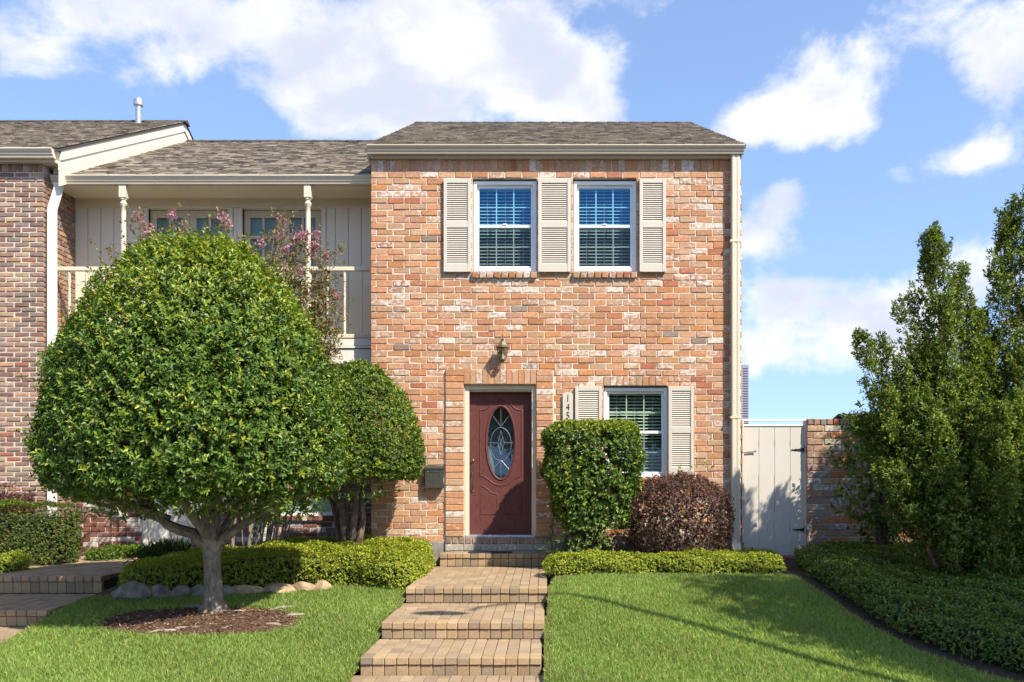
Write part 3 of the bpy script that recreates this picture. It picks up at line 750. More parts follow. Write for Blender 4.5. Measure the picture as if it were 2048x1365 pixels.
# front door
YD = .150
fa, fb = do[0] + .003, do[1] - .003; fz = do_top - .003; f0 = PZ(1072, .05)
fr = MB()
for a, b in ((fa, fa + .062), (fb - .062, fb)):
    fr.bbox(a, b, .026, .062, f0, fz, .004)
fr.bbox(fa + .062, fb - .062, .026, .062, fz - .062, fz, .004)
ja, jb = PX(937.5, YD), PX(1063.5, YD); jz = PZ(784.5, YD)
fr.box(fa + .03, ja, .063, YD + .06, f0, jz); fr.box(jb, fb - .03, .063, YD + .06, f0, jz); fr.box(fa + .03, fb - .03, .063, YD + .06, jz, fz - .02)
fr.build('door_frame', M_CREAM, house)
MB().bbox(fa + .01, fb - .01, .0, .21, f0 - .022, f0 + .012, .005).build('threshold', M_STEEL, house)
zb = PZ(1069, YD)
def door_face():
    """slab with an oval opening and its raised mouldings"""
    xc, zc = PX(1001.7, YD), PZ(886, YD); ra, rb = 26.5 / F * (D + YD), 71 / F * (D + YD); n = 48
    m = MB(); ring = [(xc + ra * math.cos(2 * math.pi * i / n), zc + rb * math.sin(2 * math.pi * i / n)) for i in range(n)]
    def out(p):
        dx, dz = p[0] - xc, p[1] - zc; t = min([((jb - .002 - xc) / dx if dx > 1e-6 else 9e9), ((ja + .002 - xc) / dx if dx < -1e-6 else 9e9), ((jz - .002 - zc) / dz if dz > 1e-6 else 9e9), ((zb - zc) / dz if dz < -1e-6 else 9e9)])
        return (xc + dx * t, zc + dz * t)
    outer = [out(p) for p in ring]
    # keep the slab's corners
    for cx_, cz_ in ((ja + .002, jz - .002), (jb - .002, jz - .002), (ja + .002, zb), (jb - .002, zb)):
        k = min(range(n), key=lambda i: (outer[i][0] - cx_) ** 2 + (outer[i][1] - cz_) ** 2); outer[k] = (cx_, cz_)
    vs = [(x, YD, z) for x, z in ring] + [(x, YD, z) for x, z in outer] + [(x, YD + .045, z) for x, z in ring]
    m.add(vs, [(i, (i + 1) % n, n + (i + 1) % n, n + i) for i in range(n)] + [(i, 2 * n + i, 2 * n + (i + 1) % n, (i + 1) % n) for i in range(n)])
    m.quad((ja + .002, YD + .045, zb), (jb - .002, YD + .045, zb), (jb - .002, YD + .046, zb + .3), (ja + .002, YD + .046, zb + .3))
    return m, xc, zc, ra, rb
m, oxc, ozc, ora, orb = door_face()
door = m.build('door', M_MAROON, house, fix=False)
def ring_mould(pts, r, mat, parent, name, closed=True, y=YD, flat=.8):
    n = len(pts); m = MB(); prof = [(-1, 0), (-.75, -.55), (-.2, -.95), (.35, -.75), (.6, -.25), (1, 0)]
    vs = []; k = len(prof)
    for i in range(n):
        a = pts[i - 1] if (closed or i) else pts[i]; b = pts[(i + 1) % n] if (closed or i < n - 1) else pts[i]
        t = Vector((b[0] - a[0], b[1] - a[1])).normalized(); nr = Vector((-t.y, t.x))
        for p, q in prof: vs.append((pts[i][0] + nr.x * p * r, y + q * r * flat, pts[i][1] + nr.y * p * r))
    fs = [(i * k + j, i * k + j + 1, ((i + 1) % n) * k + j + 1, ((i + 1) % n) * k + j) for i in range(n if closed else n - 1) for j in range(k - 1)]
    m.add(vs, fs); return m.build(name, mat, parent, smooth=True, fix=False)
oval = lambda s, n=48: [(oxc + ora * s * math.cos(2 * math.pi * i / n), ozc + (orb + ora * (s - 1)) * math.sin(2 * math.pi * i / n)) for i in range(n)]
ring_mould(oval(1.10), .017, M_MAROON, door, 'oval_moulding')
pxd = lambda x: PX(x, YD); pzd = lambda y: PZ(y, YD)
def arc(pts, n=10):
    """smooth curve through points (Catmull-Rom)"""
    out = []
    for i in range(len(pts) - 1):
        p0, p1, p2, p3 = [Vector(pts[min(max(k, 0), len(pts) - 1)]) for k in (i - 1, i, i + 1, i + 2)]
        for t in range(n):
            t /= n; out.append(tuple(.5 * ((2 * p1) + (p2 - p0) * t + (2 * p0 - 5 * p1 + 4 * p2 - p3) * t * t + (3 * p1 - p0 - 3 * p2 + p3) * t ** 3)))
    return out + [tuple(pts[-1])]
def mirror(pts): return [(2 * 1001.7 - x, y) for x, y in pts][::-1]
topc = [(960, 820), (966, 820.5), (975, 816), (986, 805), (1001.7, 799), ]
top = arc(topc, 8); top = top + mirror(top)[1:]
botc = [(960, 953), (968, 954), (978, 961), (989, 969), (1001.7, 972)]
bot = arc(botc, 8); bot = bot + mirror(bot)[1:]
up_panel = top + [(1043.4, 836), (1043.4, 870), (1043.4, 910), (1043.4, 940)] + bot[::-1] + [(960, 940), (960, 910), (960, 870), (960, 836)]
ring_mould([(pxd(x), pzd(y)) for x, y in up_panel], .011, M_MAROON, door, 'panel_moulding')
lowl = arc([(961, 972), (966, 973), (974, 978), (983, 986), (992, 989), (995, 989.5)], 5) + [(995, 1000), (995, 1015), (995, 1029), (985, 1029), (972, 1029), (961, 1029), (961, 1010), (961, 990)]
lowr = [(2 * 1001.7 - x + 0, y) for x, y in lowl][::-1]
for lw in (lowl, lowr): ring_mould([(pxd(x), pzd(y)) for x, y in lw], .009, M_MAROON, door, 'panel_moulding')
m = MB(); m.add([(x, YD + .02, z) for x, z in oval(1.02)], [tuple(range(48))]); m.build('oval_pane', mat_glass('leaded_glass', (.6, .72, .85), .10), door, fix=False)
# leaded figure in the oval
came = [((0, .98), (0, .42)), ((0, -.44), (0, -.98)), ((-.24, 0), (-.95, 0)), ((.24, 0), (.95, 0)), ((0, .34), (-.24, 0)), ((0, .34), (.24, 0)), ((0, -.34), (-.24, 0)), ((0, -.34), (.24, 0)), ((-.12, .17), (.12, -.17)), ((.12, .17), (-.12, -.17)),
        ((-.05, .48), (-.6, .76)), ((.05, .48), (.6, .76)), ((-.05, -.5), (-.62, -.75)), ((.05, -.5), (.62, -.75))]
m = MB()
for a, b in came: m.tube([(oxc + a[0] * ora, YD + .016, ozc + a[1] * orb), (oxc + b[0] * ora, YD + .016, ozc + b[1] * orb)], .0021, 5)
m.tube([(oxc + ora * .78 * math.cos(t), YD + .016, ozc - .02 + orb * .47 * math.sin(t)) for t in np.linspace(0, 2 * math.pi, 33)], .0021, 5, False)
m.build('leading', M_LEAD, door)
MB().box(ja + .1, jb - .1, YD + .3, YD + .31, zb + .2, jz - .1).build('curtain', mat_simple('sheer_curtain', (.16, .19, .19), .8, .1, 0, 12, .2, 0, .004, (9, 1, .2)), door)
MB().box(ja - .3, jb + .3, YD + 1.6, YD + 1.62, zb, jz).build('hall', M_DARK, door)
# lock and pull
kx = PX(944.5, YD)
h = MB().lathe([(.030, 0), (.030, .006), (.022, .012), (.020, .022), (.0, .022)], (kx, YD, PZ(923, YD)), 14, 'y').build('deadbolt', M_BRONZE, door, smooth=True)
h = MB().bbox(kx - .022, kx + .020, YD - .010, YD + .002, PZ(950, YD), PZ(931, YD), .006).build('handle', M_BRONZE, door)
MB().tube([(kx, YD - .006, PZ(945, YD)), (kx + .004, YD - .05, PZ(950, YD)), (kx + .003, YD - .055, PZ(962, YD)), (kx, YD - .045, PZ(974, YD)), (kx, YD - .006, PZ(981, YD))], [.010, .011, .012, .010, .012], 8).build('pull', M_BRONZE, h, smooth=True)
MB().lathe([(.018, 0), (.020, .008), (.010, .014), (0, .014)], (kx, YD, PZ(983, YD)), 12, 'y').build('escutcheon', M_BRONZE, h)

# ------------------------------------------------------------------ small things on the wall
lx, ly = PX(1005, -.15), -.15
la = thing('wall_lantern', 'antique brass wall lantern with glass panes above the front door', 'lantern', (lx, -.02, PZ(718, -.1)))
lz = lambda py: PZ(697 + (py - 697) * 1.12, ly)
MB().lathe([(.0, -.02), (.055, -.02), (.055, -.01), (.04, 0), (0, 0)], (lx, -.030, lz(700)), 14, 'y').build('backplate', M_VERDI, la)
MB().tube([(lx, -.035, lz(700)), (lx, -.10, lz(704)), (lx, -.15, lz(716)), (lx, ly, lz(720))], .009, 8).build('arm', M_VERDI, la)
MB().lathe([(.005, lz(671)), (.006, lz(680)), (.022, lz(680)), (.024, lz(682)), (.014, lz(684)), (.012, lz(685))], (lx, ly, 0), 6).build('finial', M_BRONZE, la)
MB().lathe([(.026, lz(684)), (.040, lz(684.5)), (.074, lz(692)), (.104, lz(693.5)), (.106, lz(696)), (.084, lz(697))], (lx, ly, 0), 6).build('hood', M_VERDI, la)
MB().lathe([(.084, lz(697)), (.079, lz(703)), (.054, lz(716)), (.048, lz(716)), (.0, lz(716))], (lx, ly, 0), 6).build('pane', M_LAMPGLASS, la)
m = MB()
for k in range(6):
    t = 2 * math.pi * (k + .5) / 6; c, s = math.cos(t), math.sin(t)
    m.tube([(lx + .085 * c, ly + .085 * s, lz(697)), (lx + .080 * c, ly + .080 * s, lz(703)), (lx + .055 * c, ly + .055 * s, lz(716))], .005, 5)
m.build('glazing_bar', M_VERDI, la)
MB().lathe([(.048, lz(716)), (.05, lz(717.5)), (.03, lz(720)), (.012, lz(724)), (0, lz(724))], (lx, ly, 0), 6).build('base', M_VERDI, la)
MB().lathe([(.012, lz(716)), (.012, lz(707)), (.005, lz(703)), (0, lz(703))], (lx, ly, 0), 8).build('bulb', M_WHITE, la)

mx0, mx1 = PX(850, -.1), PX(886, -.1); mz1, mz0 = PZ(931, -.1), PZ(977, -.1)
mail = thing('mailbox', 'grey metal mailbox hung on the brick beside the front door', 'mailbox', ((mx0 + mx1) / 2, -.02, mz0))
MB().bbox(mx0, mx1, -.125, -.018, mz0, mz1 - .055, .006).build('body', M_MAILBOX, mail)
lid = MB().prism([(-.014, mz1), (-.05, mz1), (-.135, mz1 - .035), (-.135, mz1 - .060), (-.128, mz1 - .060), (-.126, mz1 - .053), (-.014, mz1 - .053)], 'x', mx0 - .006, mx1 + .006).build('lid', M_MAILBOX, mail)
MB().lathe([(.008, 0), (.008, .006), (0, .006)], (mx0 + .05, -.127, mz1 - .09), 10, 'y').build('rivet', M_STEEL, mail)
MB().bbox((mx0 + mx1) / 2 - .06, (mx0 + mx1) / 2 + .06, -.130, -.124, mz1 - .105, mz1 - .062, .004).build('plate', M_MAILBOX, mail)

nx0, nx1 = PX(1125.5, -.03), PX(1146, -.03)
plq = thing('house_number', 'narrow cream board with black house numbers beside the shutter', 'house number', ((nx0 + nx1) / 2, -.02, PZ(880, -.03)))
ztop, zbot = PZ(785, -.03), PZ(880, -.03)
pr = [(nx0, zbot), (nx1, zbot), (nx1, ztop - .025)] + [(lerp(nx1, nx0, t), ztop - .025 + .025 * math.sin(math.pi * t) ** .5) for t in (.15, .3, .5, .7, .85)] + [(nx0, ztop - .025)]
MB().prism(pr, 'y', -.040, -.016).build('board', M_SHUT, plq)
for ch, py in (('1', 797.5), ('4', 815), ('5', 832), ('1', 849)):
    cu = bpy.data.curves.new('digit', 'FONT'); cu.body = ch; cu.size = .142; cu.extrude = .003; cu.align_x = 'CENTER'; cu.align_y = 'CENTER'; cu.shear = .06
    tmp = bpy.data.objects.new('digit', cu); COL.objects.link(tmp); bpy.context.view_layer.update()
    me = bpy.data.meshes.new_from_object(tmp.evaluated_get(bpy.context.evaluated_depsgraph_get())); bpy.data.objects.remove(tmp)
    me.materials.clear(); me.materials.append(M_IRON)
    o = link('digit', me, plq); o.matrix_basis = Matrix.Translation(((nx0 + nx1) / 2 - .002, -.0425, PZ(py, -.03))) @ Matrix.Rotation(math.pi / 2, 4, 'X') @ Matrix.Diagonal((.78, 1, 1, 1))
o = MB().bbox(PX(936, -.25), PX(1024, -.25), -.29, -.10, .702, .716, .004).build('door_mat', M_MAT); tag(o, 'thin black rubber mat lying on the paved doorstep', 'door mat')

# ================================================================== the balcony house
YB = .97
BX0, BX1 = -7.216, HX0 - .004
bal = thing('townhouse', 'recessed cream townhouse bay with first-floor balcony under a shingled roof', 'townhouse', ((BX0 + BX1) / 2, YB, .56))
FZ = 3.75; CZ = PZ(372, .34)
K_RW = Kit('brick', .215, .066, .075, .006, .003, M_BRICK, M_BRICK_A, 6)
gw = (PX(553, YB), PX(668, YB), PZ(1031, YB), 2.75); gd = (PX(286, YB), PX(398, YB), .60, 2.75)
mb = MB(); panel(mb, BX0 + .004, BX1, .45, FZ - .2, [gw, gd], YB + .002, .2)
lw = mb.build('ground_floor_wall', M_MORTAR2, bal)
lay(K_RW, lw, Matrix.Translation((0, YB, 0)), BX0 + .02, BX1 - .005, .56, FZ - .22, .0745, .010, [(gw[0] - .02, gw[1] + .02, gw[2] - .08, gw[3]), (gd[0] - .01, gd[1] + .01, 0, gd[3])], REDWHITE, 31, 300, (-4.6, 1.0))
for i in range(11):
    K_ROWL.piece(Matrix.Translation((lerp(gw[0], gw[1], (i + .5) / 11), YB - .05, gw[2] - .045)) @ Matrix.Diagonal(((gw[1] - gw[0]) / 11 / .09, 1, .9, 1)), pick(REDWHITE, rng), lw, 'sill_brick')
w = MB().box(gw[0], gw[0] + .05, YB + .04, YB + .12, gw[2], gw[3]).box(gw[1] - .05, gw[1], YB + .04, YB + .12, gw[2], gw[3]).box(gw[0] + .05, gw[1] - .05, YB + .04, YB + .12, gw[2], gw[2] + .05).box((gw[0] + gw[1]) / 2 - .02, (gw[0] + gw[1]) / 2 + .02, YB + .05, YB + .11, gw[2] + .05, gw[3]).build('window', M_WHITE, bal)
MB().box(gw[0] + .05, gw[1] - .05, YB + .09, YB + .095, gw[2] + .05, gw[3]).build('pane', M_GLASS_N, w)
MB().box(gw[0], gw[1], YB + .16, YB + .17, gw[2], gw[3]).build('shade', M_CURTAIN, w)
fd = MB().bbox(gd[0], gd[0] + .08, YB - .02, YB + .12, gd[2], gd[3], .005).bbox(gd[1] - .08, gd[1], YB - .02, YB + .12, gd[2], gd[3], .005).build('entry_frame', M_WOOD, bal)
e = MB().bbox(gd[0] + .08, gd[1] - .08, YB + .07, YB + .11, gd[2], gd[3], .004).build('entry_door', M_WOOD, bal)
for a, b in ((.2, .9), (1.05, 1.9)):
    MB().bbox(gd[0] + .18, gd[1] - .18, YB + .058, YB + .075, gd[2] + a, gd[2] + b, .012).build('door_panel', M_WOOD, e)
# balcony wall of grooved boards with two pairs of french doors
FD = [(PX(297, YB), PX(457, YB)), (PX(485, YB), PX(643, YB))]; FT = PZ(418, YB)
mb = MB(); panel(mb, BX0 + .004, BX1, FZ - .19, CZ + .15, [(a, b, FZ - .1, FT) for a, b in FD], YB + .012, .15); up = mb.build('balcony_wall', M_SIDING, bal)
x = BX0 + .006; 
while x < BX1 - .02:
    w_ = min(.195, BX1 - x - .002)
    for z0, z1 in ((FZ, CZ - .12),):
        segs = [(x, x + w_ - .008)]
        for a, b in FD:
            segs = [q for s0, s1 in segs for q in ([(s0, s1)] if s1 <= a - .07 or s0 >= b + .07 else [r for r in ((s0, a - .075), (b + .075, s1)) if r[1] - r[0] > .015])]
        for s0, s1 in segs: MB().bbox(s0, s1, YB - .004, YB + .010, z0, z1, .003).build('board', M_SIDING, up)
    x += .2
MB().bbox(BX0 + .005, BX1 - .005, YB - .022, YB + .008, PZ(416, YB), CZ + .02, .004).build('frieze', M_CREAM, bal)
for a, b in FD:
    for p, q in ((a - .07, a), (b, b + .07)): MB().bbox(p, q, YB - .02, YB + .09, FZ, FT + .012, .004).build('door_casing', M_SIDING, bal)
    mid = (a + b) / 2
    for p, q in ((a + .004, mid - .003), (mid + .003, b - .004)):
        st = .10; zt_ = FT - .012; zz = [PZ(434, YB), PZ(470, YB)]
        lf = MB().bbox(p, p + st, YB + .05, YB + .09, FZ, zt_, .004).bbox(q - st, q, YB + .05, YB + .09, FZ, zt_, .004).bbox(p + st, q - st, YB + .05, YB + .09, zz[0], zt_, .004).bbox(p + st, q - st, YB + .05, YB + .09, FZ, FZ + .25, .004)
        ph = zz[0] - zz[1]; mu = .045; xm = (p + q) / 2; z = zz[0]
        lf.box(xm - .018, xm + .018, YB + .055, YB + .085, FZ + .25, zz[0])
        panes = []
        while z - ph > FZ + .25:
            lf.box(p + st, xm - .018, YB + .055, YB + .085, z - ph - mu, z - ph); lf.box(xm + .018, q - st, YB + .055, YB + .085, z - ph - mu, z - ph)
            panes += [(p + st, xm - .018, z - ph, z), (xm + .018, q - st, z - ph, z)]; z -= ph + mu
        leaf = lf.build('french_door', M_FRENCHDOOR, bal)
        for g in panes: MB().box(g[0] - .002, g[1] + .002, YB + .070, YB + .074, g[2] - .002, g[3] + .002).build('pane', M_GLASS_LOW, leaf)
        MB().box(p + .02, q - .02, YB + .13, YB + .135, FZ, zt_).build('roller_shade', M_BLIND, leaf)
# ceiling, floor, fascia
MB().box(BX0 + .004, BX1, .34, YB + .01, CZ, CZ + .04).build('ceiling', M_CREAM, bal)
MB().box(BX0 + .004, BX1, .315, YB + .01, FZ - .06, FZ).build('balcony_floor', M_WOOD, bal)
fz = lambda py: PZ(py, .3)
m = MB().bbox(BX0 + .005, BX1 - .003, .300, .34, fz(692), fz(679), .004).bbox(BX0 + .005, BX1 - .003, .285, .34, fz(697), fz(693), .004).bbox(BX0 + .005, BX1 - .003, .306, .36, fz(728), fz(698), .004)
m.build('balcony_fascia', M_WOOD, bal)
MB().box(BX0 + .005, BX1, .36, YB, fz(728) + .02, fz(728) + .05).build('porch_ceiling', M_WOOD, bal)
rail = MB().bbox(BX0 + .06, BX1 - .004, .30, .365, PZ(543, .33), PZ(534.5, .33), .008).build('handrail', M_CREAM, bal)
MB().bbox(BX0 + .06, BX1 - .004, .305, .36, PZ(677, .33), PZ(669, .33), .006).build('bottom_rail', M_CREAM, bal)
zr0, zr1 = PZ(669, .33), PZ(543, .33); hh = zr1 - zr0
bp = [(.020, 0), (.020, .22), (.012, .24), (.019, .27), (.013, .30), (.016, .42), (.019, .62), (.013, .70), (.019, .73), (.012, .76), (.020, .78), (.020, 1.0)]
bme = MB().lathe([(r, h * hh) for r, h in bp], (0, 0, 0), 8).mesh('baluster', M_CREAM, True)
k = 0
while True:
    bx = PX(723.5, .33) - k * .252; k += 1
    if bx < BX0 + .12: break
    o = bpy.data.objects.new('baluster', bme); COL.objects.link(o); child(o, bal); o.location = (bx, .333, zr0)
for px in (247, 616):
    X = PX(px, .33); zc = lambda py: PZ(py, .33)
    p = MB().bbox(X - .052, X + .052, .28, .384, zc(397), CZ + .01, .005).build('post', M_CREAM, bal)
    MB().lathe([(.030, FZ), (.044, FZ + .02), (.044, FZ + 1.05), (.030, FZ + 1.1), (.042, FZ + 1.16), (.040, FZ + 1.3), (.036, zc(430)), (.034, zc(414)), (.050, zc(411)), (.054, zc(408)), (.034, zc(404)), (.032, zc(402)), (.046, zc(400)), (.046, zc(397))], (X, .333, 0), 14).build('turned_shaft', M_CREAM, p, smooth=True)
# roof
BEY, BEZ, BRZ = .26, PZ(352, .26), PZ(283, RY)
lroof = MB().add([(-6.96, BEY, BEZ), (HX0 + .005, BEY, BEZ), (HX0 + .005, RY, BRZ), (-6.96, RY, BRZ), (-6.96, BEY, BEZ - .05), (HX0 + .005, BEY, BEZ - .05), (HX0 + .005, RY, BRZ - .05), (-6.96, RY, BRZ - .05)], [(0, 1, 2, 3), (7, 6, 5, 4), (0, 4, 5, 1)]).add([(-6.96, RY, BRZ), (HX0, RY, BRZ), (HX0, 9.5, 6.2), (-6.96, 9.5, 6.2)], [(0, 1, 2, 3)]).build('roof', M_RIDGE, bal)
mb = MB(); shingles(mb, -6.96, HX0 + .004, BEY - .012, BEZ, RY, BRZ, random.Random(8)); o = mb.build('shingle_field', M_SHINGLE, lroof, fix=False); o['kind'] = 'stuff'
ridge(-6.95, HX0, RY, BRZ + .01, lroof)
gutter(PX(98, .2), HX0 - .006, .335, PZ(352.5, .27), M_CREAM, bal, 1.0)
MB().bbox(BX0 + .004, HX0 - .006, .337, .36, CZ - .005, PZ(355, .3), .003).build('fascia', M_CREAM, bal)
MB().tube([(PX(557, RY), RY + .2, BRZ - .1), (PX(557, RY), RY + .2, BRZ + .06)], .06, 10).build('roof_vent', M_STEEL, bal)

# ================================================================== the brown brick house at the end
YP = .10
lh = thing('townhouse', 'brown brick townhouse end with white downspout and cream gable boards', 'townhouse', (-8.5, YP, .56))
K_BR = Kit('brick', .199, .0545, .075, .006, .004, M_BROWN, M_BROWN_A, 9)
PZT = PZ(345, YP)
mb = MB(); panel(mb, -14, BX0 - .010, .45, 6.32, [], YP + .004, .3); pw = mb.build('wall', M_MORTAR2, lh)
lay(K_BR, pw, Matrix.Translation((0, YP, 0)), -9.6, BX0, .60, PZT, .0718, .0200, [], BROWN, 41, 300, (-7.3, 4.0), .1, keep=lambda q: q[0] > -7.95)
rb = random.Random(9); x = BX0 - .045
K_SB = Kit('soldier_brick', .060, .185, .075, .006, .003, M_BROWN, M_BROWN_A, 5)
while x > -9.6: K_SB.piece(Matrix.Translation((x, YP - .010, PZT + .10)), pick(BROWN, rb), pw, 'soldier_brick'); x -= .0735
mb = MB().box(BX0 - .28, BX0 - .010, YP + .305, YB + .16, .45, 6.36); rw = mb.build('return_wall', M_MORTAR2, lh)
lay(K_BR, rw, Matrix.Translation((BX0, 0, 0)) @ Matrix.Rotation(math.pi / 2, 4, 'Z'), YP + .004, YB - .003, .60, 6.15, .0718, .0200, [], BROWN, 42, 300, (.4, 4.6), .1)
MB().box(BX0 - .0098, BX0 - .0095, YP + .02, YP + .31, .45, 6.3).build('return_mortar', M_MORTAR2, rw)
LEY, LEZ, LRX = -.05, PZ(297, -.05), -6.95
LRY, LRZ = 4.6, 8.63
lr = MB().add([(-16, LEY, LEZ), (LRX, LEY, LEZ), (LRX, LRY, LRZ), (-16, LRY, LRZ), (-16, LEY, LEZ - .05), (LRX, LEY, LEZ - .05), (LRX, LRY, LRZ - .05), (-16, LRY, LRZ - .05)], [(0, 1, 2, 3), (7, 6, 5, 4), (0, 4, 5, 1), (1, 5, 6, 2)]).add([(-16, LRY, LRZ), (LRX, LRY, LRZ), (LRX, 9.3, 6.4), (-16, 9.3, 6.4)], [(0, 1, 2, 3)]).build('roof', M_RIDGE, lh)
mb = MB(); shingles(mb, -11.5, LRX + .012, LEY - .012, LEZ, LRY, LRZ, random.Random(12)); o = mb.build('shingle_field', M_SHINGLE, lr, fix=False); o['kind'] = 'stuff'
ridge(-11.5, LRX + .02, LRY, LRZ + .012, lr)
# gable boards between the two roofs, following the slope
sl = (LRZ - LEZ) / (LRY - LEY)
def gable_board(d0, d1, x, name='gable_board'):
    y0 = .10
    zf = lambda y: LEZ + sl * (y - LEY)
    MB().add([(x, y0, zf(y0) - d1), (x, LRY, LRZ - d1), (x, LRY, LRZ - d0), (x, y0, zf(y0) - d0), (x - .03, y0, zf(y0) - d1), (x - .03, LRY, LRZ - d1), (x - .03, LRY, LRZ - d0), (x - .03, y0, zf(y0) - d0)],
             [(0, 1, 2, 3), (7, 6, 5, 4), (0, 3, 7, 4), (0, 4, 5, 1), (3, 2, 6, 7), (1, 5, 6, 2)]).build(name, M_SIDING, lh)
    MB().add([(x, 9.2, 6.42 - d1), (x, LRY + .002, LRZ - d1), (x, LRY + .002, LRZ - d0), (x, 9.2, 6.42 - d0)], [(0, 1, 2, 3)]).build(name, M_SIDING, lh)
gable_board(.045, .19, LRX - .012, 'rake_board'); gable_board(.196, .335, LRX - .030); gable_board(.341, .56, LRX - .022)
# boxed eave with its gutter turning the corner
gutter(-14, PX(103, -.12), .0, PZ(297, -.1), M_CREAM, lh, 1.05)
xg = PX(103, -.12)
MB().prism([(xg + p, PZ(297, -.1) + q) for p, q in ((0, 0), (.0, -.02), (-.012, -.04), (-.02, -.08), (-.035, -.12), (-.2, -.12), (-.2, 0))], 'y', .001, .36).build('gutter_return', M_CREAM, lh)
MB().bbox(-14, xg - .03, .002, .12, PZ(324, .0), PZ(297, 0) - .122, .004).build('soffit', M_CREAM, lh)
MB().bbox(BX0 - .02, xg - .035, .122, .42, PZ(324, .0), PZ(297, 0) - .124, .004).build('soffit', M_CREAM, lh)
MB().bbox(xg - .17, xg - .05, .24, .35, PZ(351, .3), PZ(324, .0) - .002, .004).build('eave_block', M_CREAM, lh)
vx = PX(277, 4.3)
vp = thing('vent_pipe', 'galvanised flue pipe standing on the roof ridge of the brown house', 'vent pipe', (vx, 4.3, 8.4))
MB().lathe([(.055, 8.38), (.055, 8.86), (0, 8.86)], (vx, 4.3, 0), 14).build('pipe', M_STEEL, vp, smooth=True)
MB().lathe([(.05, 8.80), (.088, 8.82), (.092, 8.90), (.085, 8.93), (.0, 8.935)], (vx, 4.3, 0), 14).build('cap', M_STEEL, vp, smooth=True)
# white downspout with its offset
def box_tube(pts, w, d, name, mat, parent):
    vs = []; 
    for p in pts:
        for sx, sy in ((-1, -1), (1, -1), (1, 1), (-1, 1)): vs.append((p[0] + sx * w / 2, p[1] + sy * d / 2, p[2]))
    n = len(pts); fs = [(i * 4 + k, i * 4 + (k + 1) % 4, (i + 1) * 4 + (k + 1) % 4, (i + 1) * 4 + k) for i in range(n - 1) for k in range(4)] + [(0, 1, 2, 3), (n * 4 - 1, n * 4 - 2, n * 4 - 3, n * 4 - 4)]
    return MB().add(vs, fs).build(name, mat, parent)
dx0, dx1 = PX(112.5, .2), PX(103, .12)
box_tube([(dx0, .27, PZ(366, .27)), (dx0, .27, PZ(376, .27)), (dx1, .14, PZ(420, .15)), (dx1, .14, .7)], .105, .08, 'downspout', M_DOWN, lh)

# ================================================================== gate and garden wall
YG = .06
gt = thing('garden_gate', 'tall cream plank gate with black strap hinges between house and wall', 'gate', (PX(1550, YG), YG, .64))
ex = [1487.5, 1517.5, 1549, 1580, 1608]
for a, b in zip(ex, ex[1:]): MB().bbox(PX(a, YG) + .0035, PX(b, YG) - .0035, YG, YG + .022, PZ(1111, YG), PZ(853, YG), .003).build('plank', M_GATE, gt)
MB().bbox(PX(1487, YG), PX(1608, YG), YG - .012, YG + .05, PZ(853, YG) + .001, PZ(849.5, YG), .003).build('cap_rail', M_WHITE, gt)
for z in (1.0, 2.2): MB().bbox(PX(1489, YG), PX(1607, YG), YG + .0225, YG + .06, z, z + .09, .004).build('back_rail', M_GATE, gt)
for a, b in ((1483.5, 1487), (1608.5, 1613.5)): MB().bbox(PX(a, YG), PX(b, YG), YG - .03, YG + .08, .58, PZ(840, YG), .004).build('jamb', M_GATE, gt)
MB().bbox(PX(1483.5, YG), PX(1613.5, YG), YG - .02, YG + .05, PZ(842.5, YG), PZ(838.5, YG), .003).build('header', M_WHITE, gt)
def strap(px0, px1, py):
    z = PZ(py, YG - .01); x0, x1 = PX(px0, YG), PX(px1, YG); t = .0
    pts = [(x0, z), (x0 + .02, z + .012), (x0 + .04, z + .005), (x0 + .06, z + .016), (x0 + .09, z + .012), (x1 - .035, z + .028), (x1 - .035, z - .028), (x0 + .09, z - .012), (x0 + .06, z - .016), (x0 + .04, z - .005), (x0 + .02, z - .012)]
    h = MB().prism(pts, 'y', YG - .008, YG - .0005).build('strap_hinge', M_IRON, gt)
    MB().tube([(x1 - .028, YG - .012, z - .06), (x1 - .028, YG - .012, z + .06)], .011, 8).build('knuckle', M_IRON, h)
    MB().bbox(x1 - .018, x1 + .004, YG - .036, YG - .0305, z - .06, z + .06, .002).build('leaf_plate', M_IRON, h)
strap(1582, 1613, 900); strap(1585, 1613, 1060)
MB().tube([(PX(1484, YG), YG - .03, PZ(904, YG)), (PX(1490, YG), YG - .022, PZ(905, YG)), (PX(1508, YG), YG - .02, PZ(904, YG)), (PX(1511, YG), YG - .035, PZ(902, YG))], .009, 8).build('latch', M_BRONZE, gt)
o = MB().bbox(PX(1484, YG), PX(1613, YG), YG - .06, YG + .10, .5, PZ(1112.5, YG), .01).build('gate_sill', mat_simple('brick_red_sill', (.22, .11, .075), .9, .1), gt)
YW = -.02
gwall = thing('garden_wall', 'old brick garden wall with upright coping bricks beside the plank gate', 'wall', (5.5, YW, .5))
GX0, GX1 = PX(1614.5, YW), 10.0; GZT = PZ(851, YW)
core = MB().box(GX0 + .01, GX1, YW + .012, YW + .24, .35, GZT + .002).build('wall_core', M_MORTAR3, gwall)
K_GW = Kit('brick', .236, .083, .075, .008, .004, M_BRICK, M_BRICK_A, 7)
lay(K_GW, core, Matrix.Translation((0, YW + .008, 0)), GX0, GX1, .42, GZT, .0935, .0105, [], DUSTY, 51, 300, (4.2, 1.6), .08)
x = GX0 + .048; rg = random.Random(77)
while x < GX1:
    K_ROWL.piece(Matrix.Translation((x, YW - .004, GZT + .048 + rg.uniform(-.004, .004))) @ Matrix.Diagonal((1.0, 1.6, 1.02, 1)), pick(DUSTY, rg), core, 'coping_brick'); x += .0925

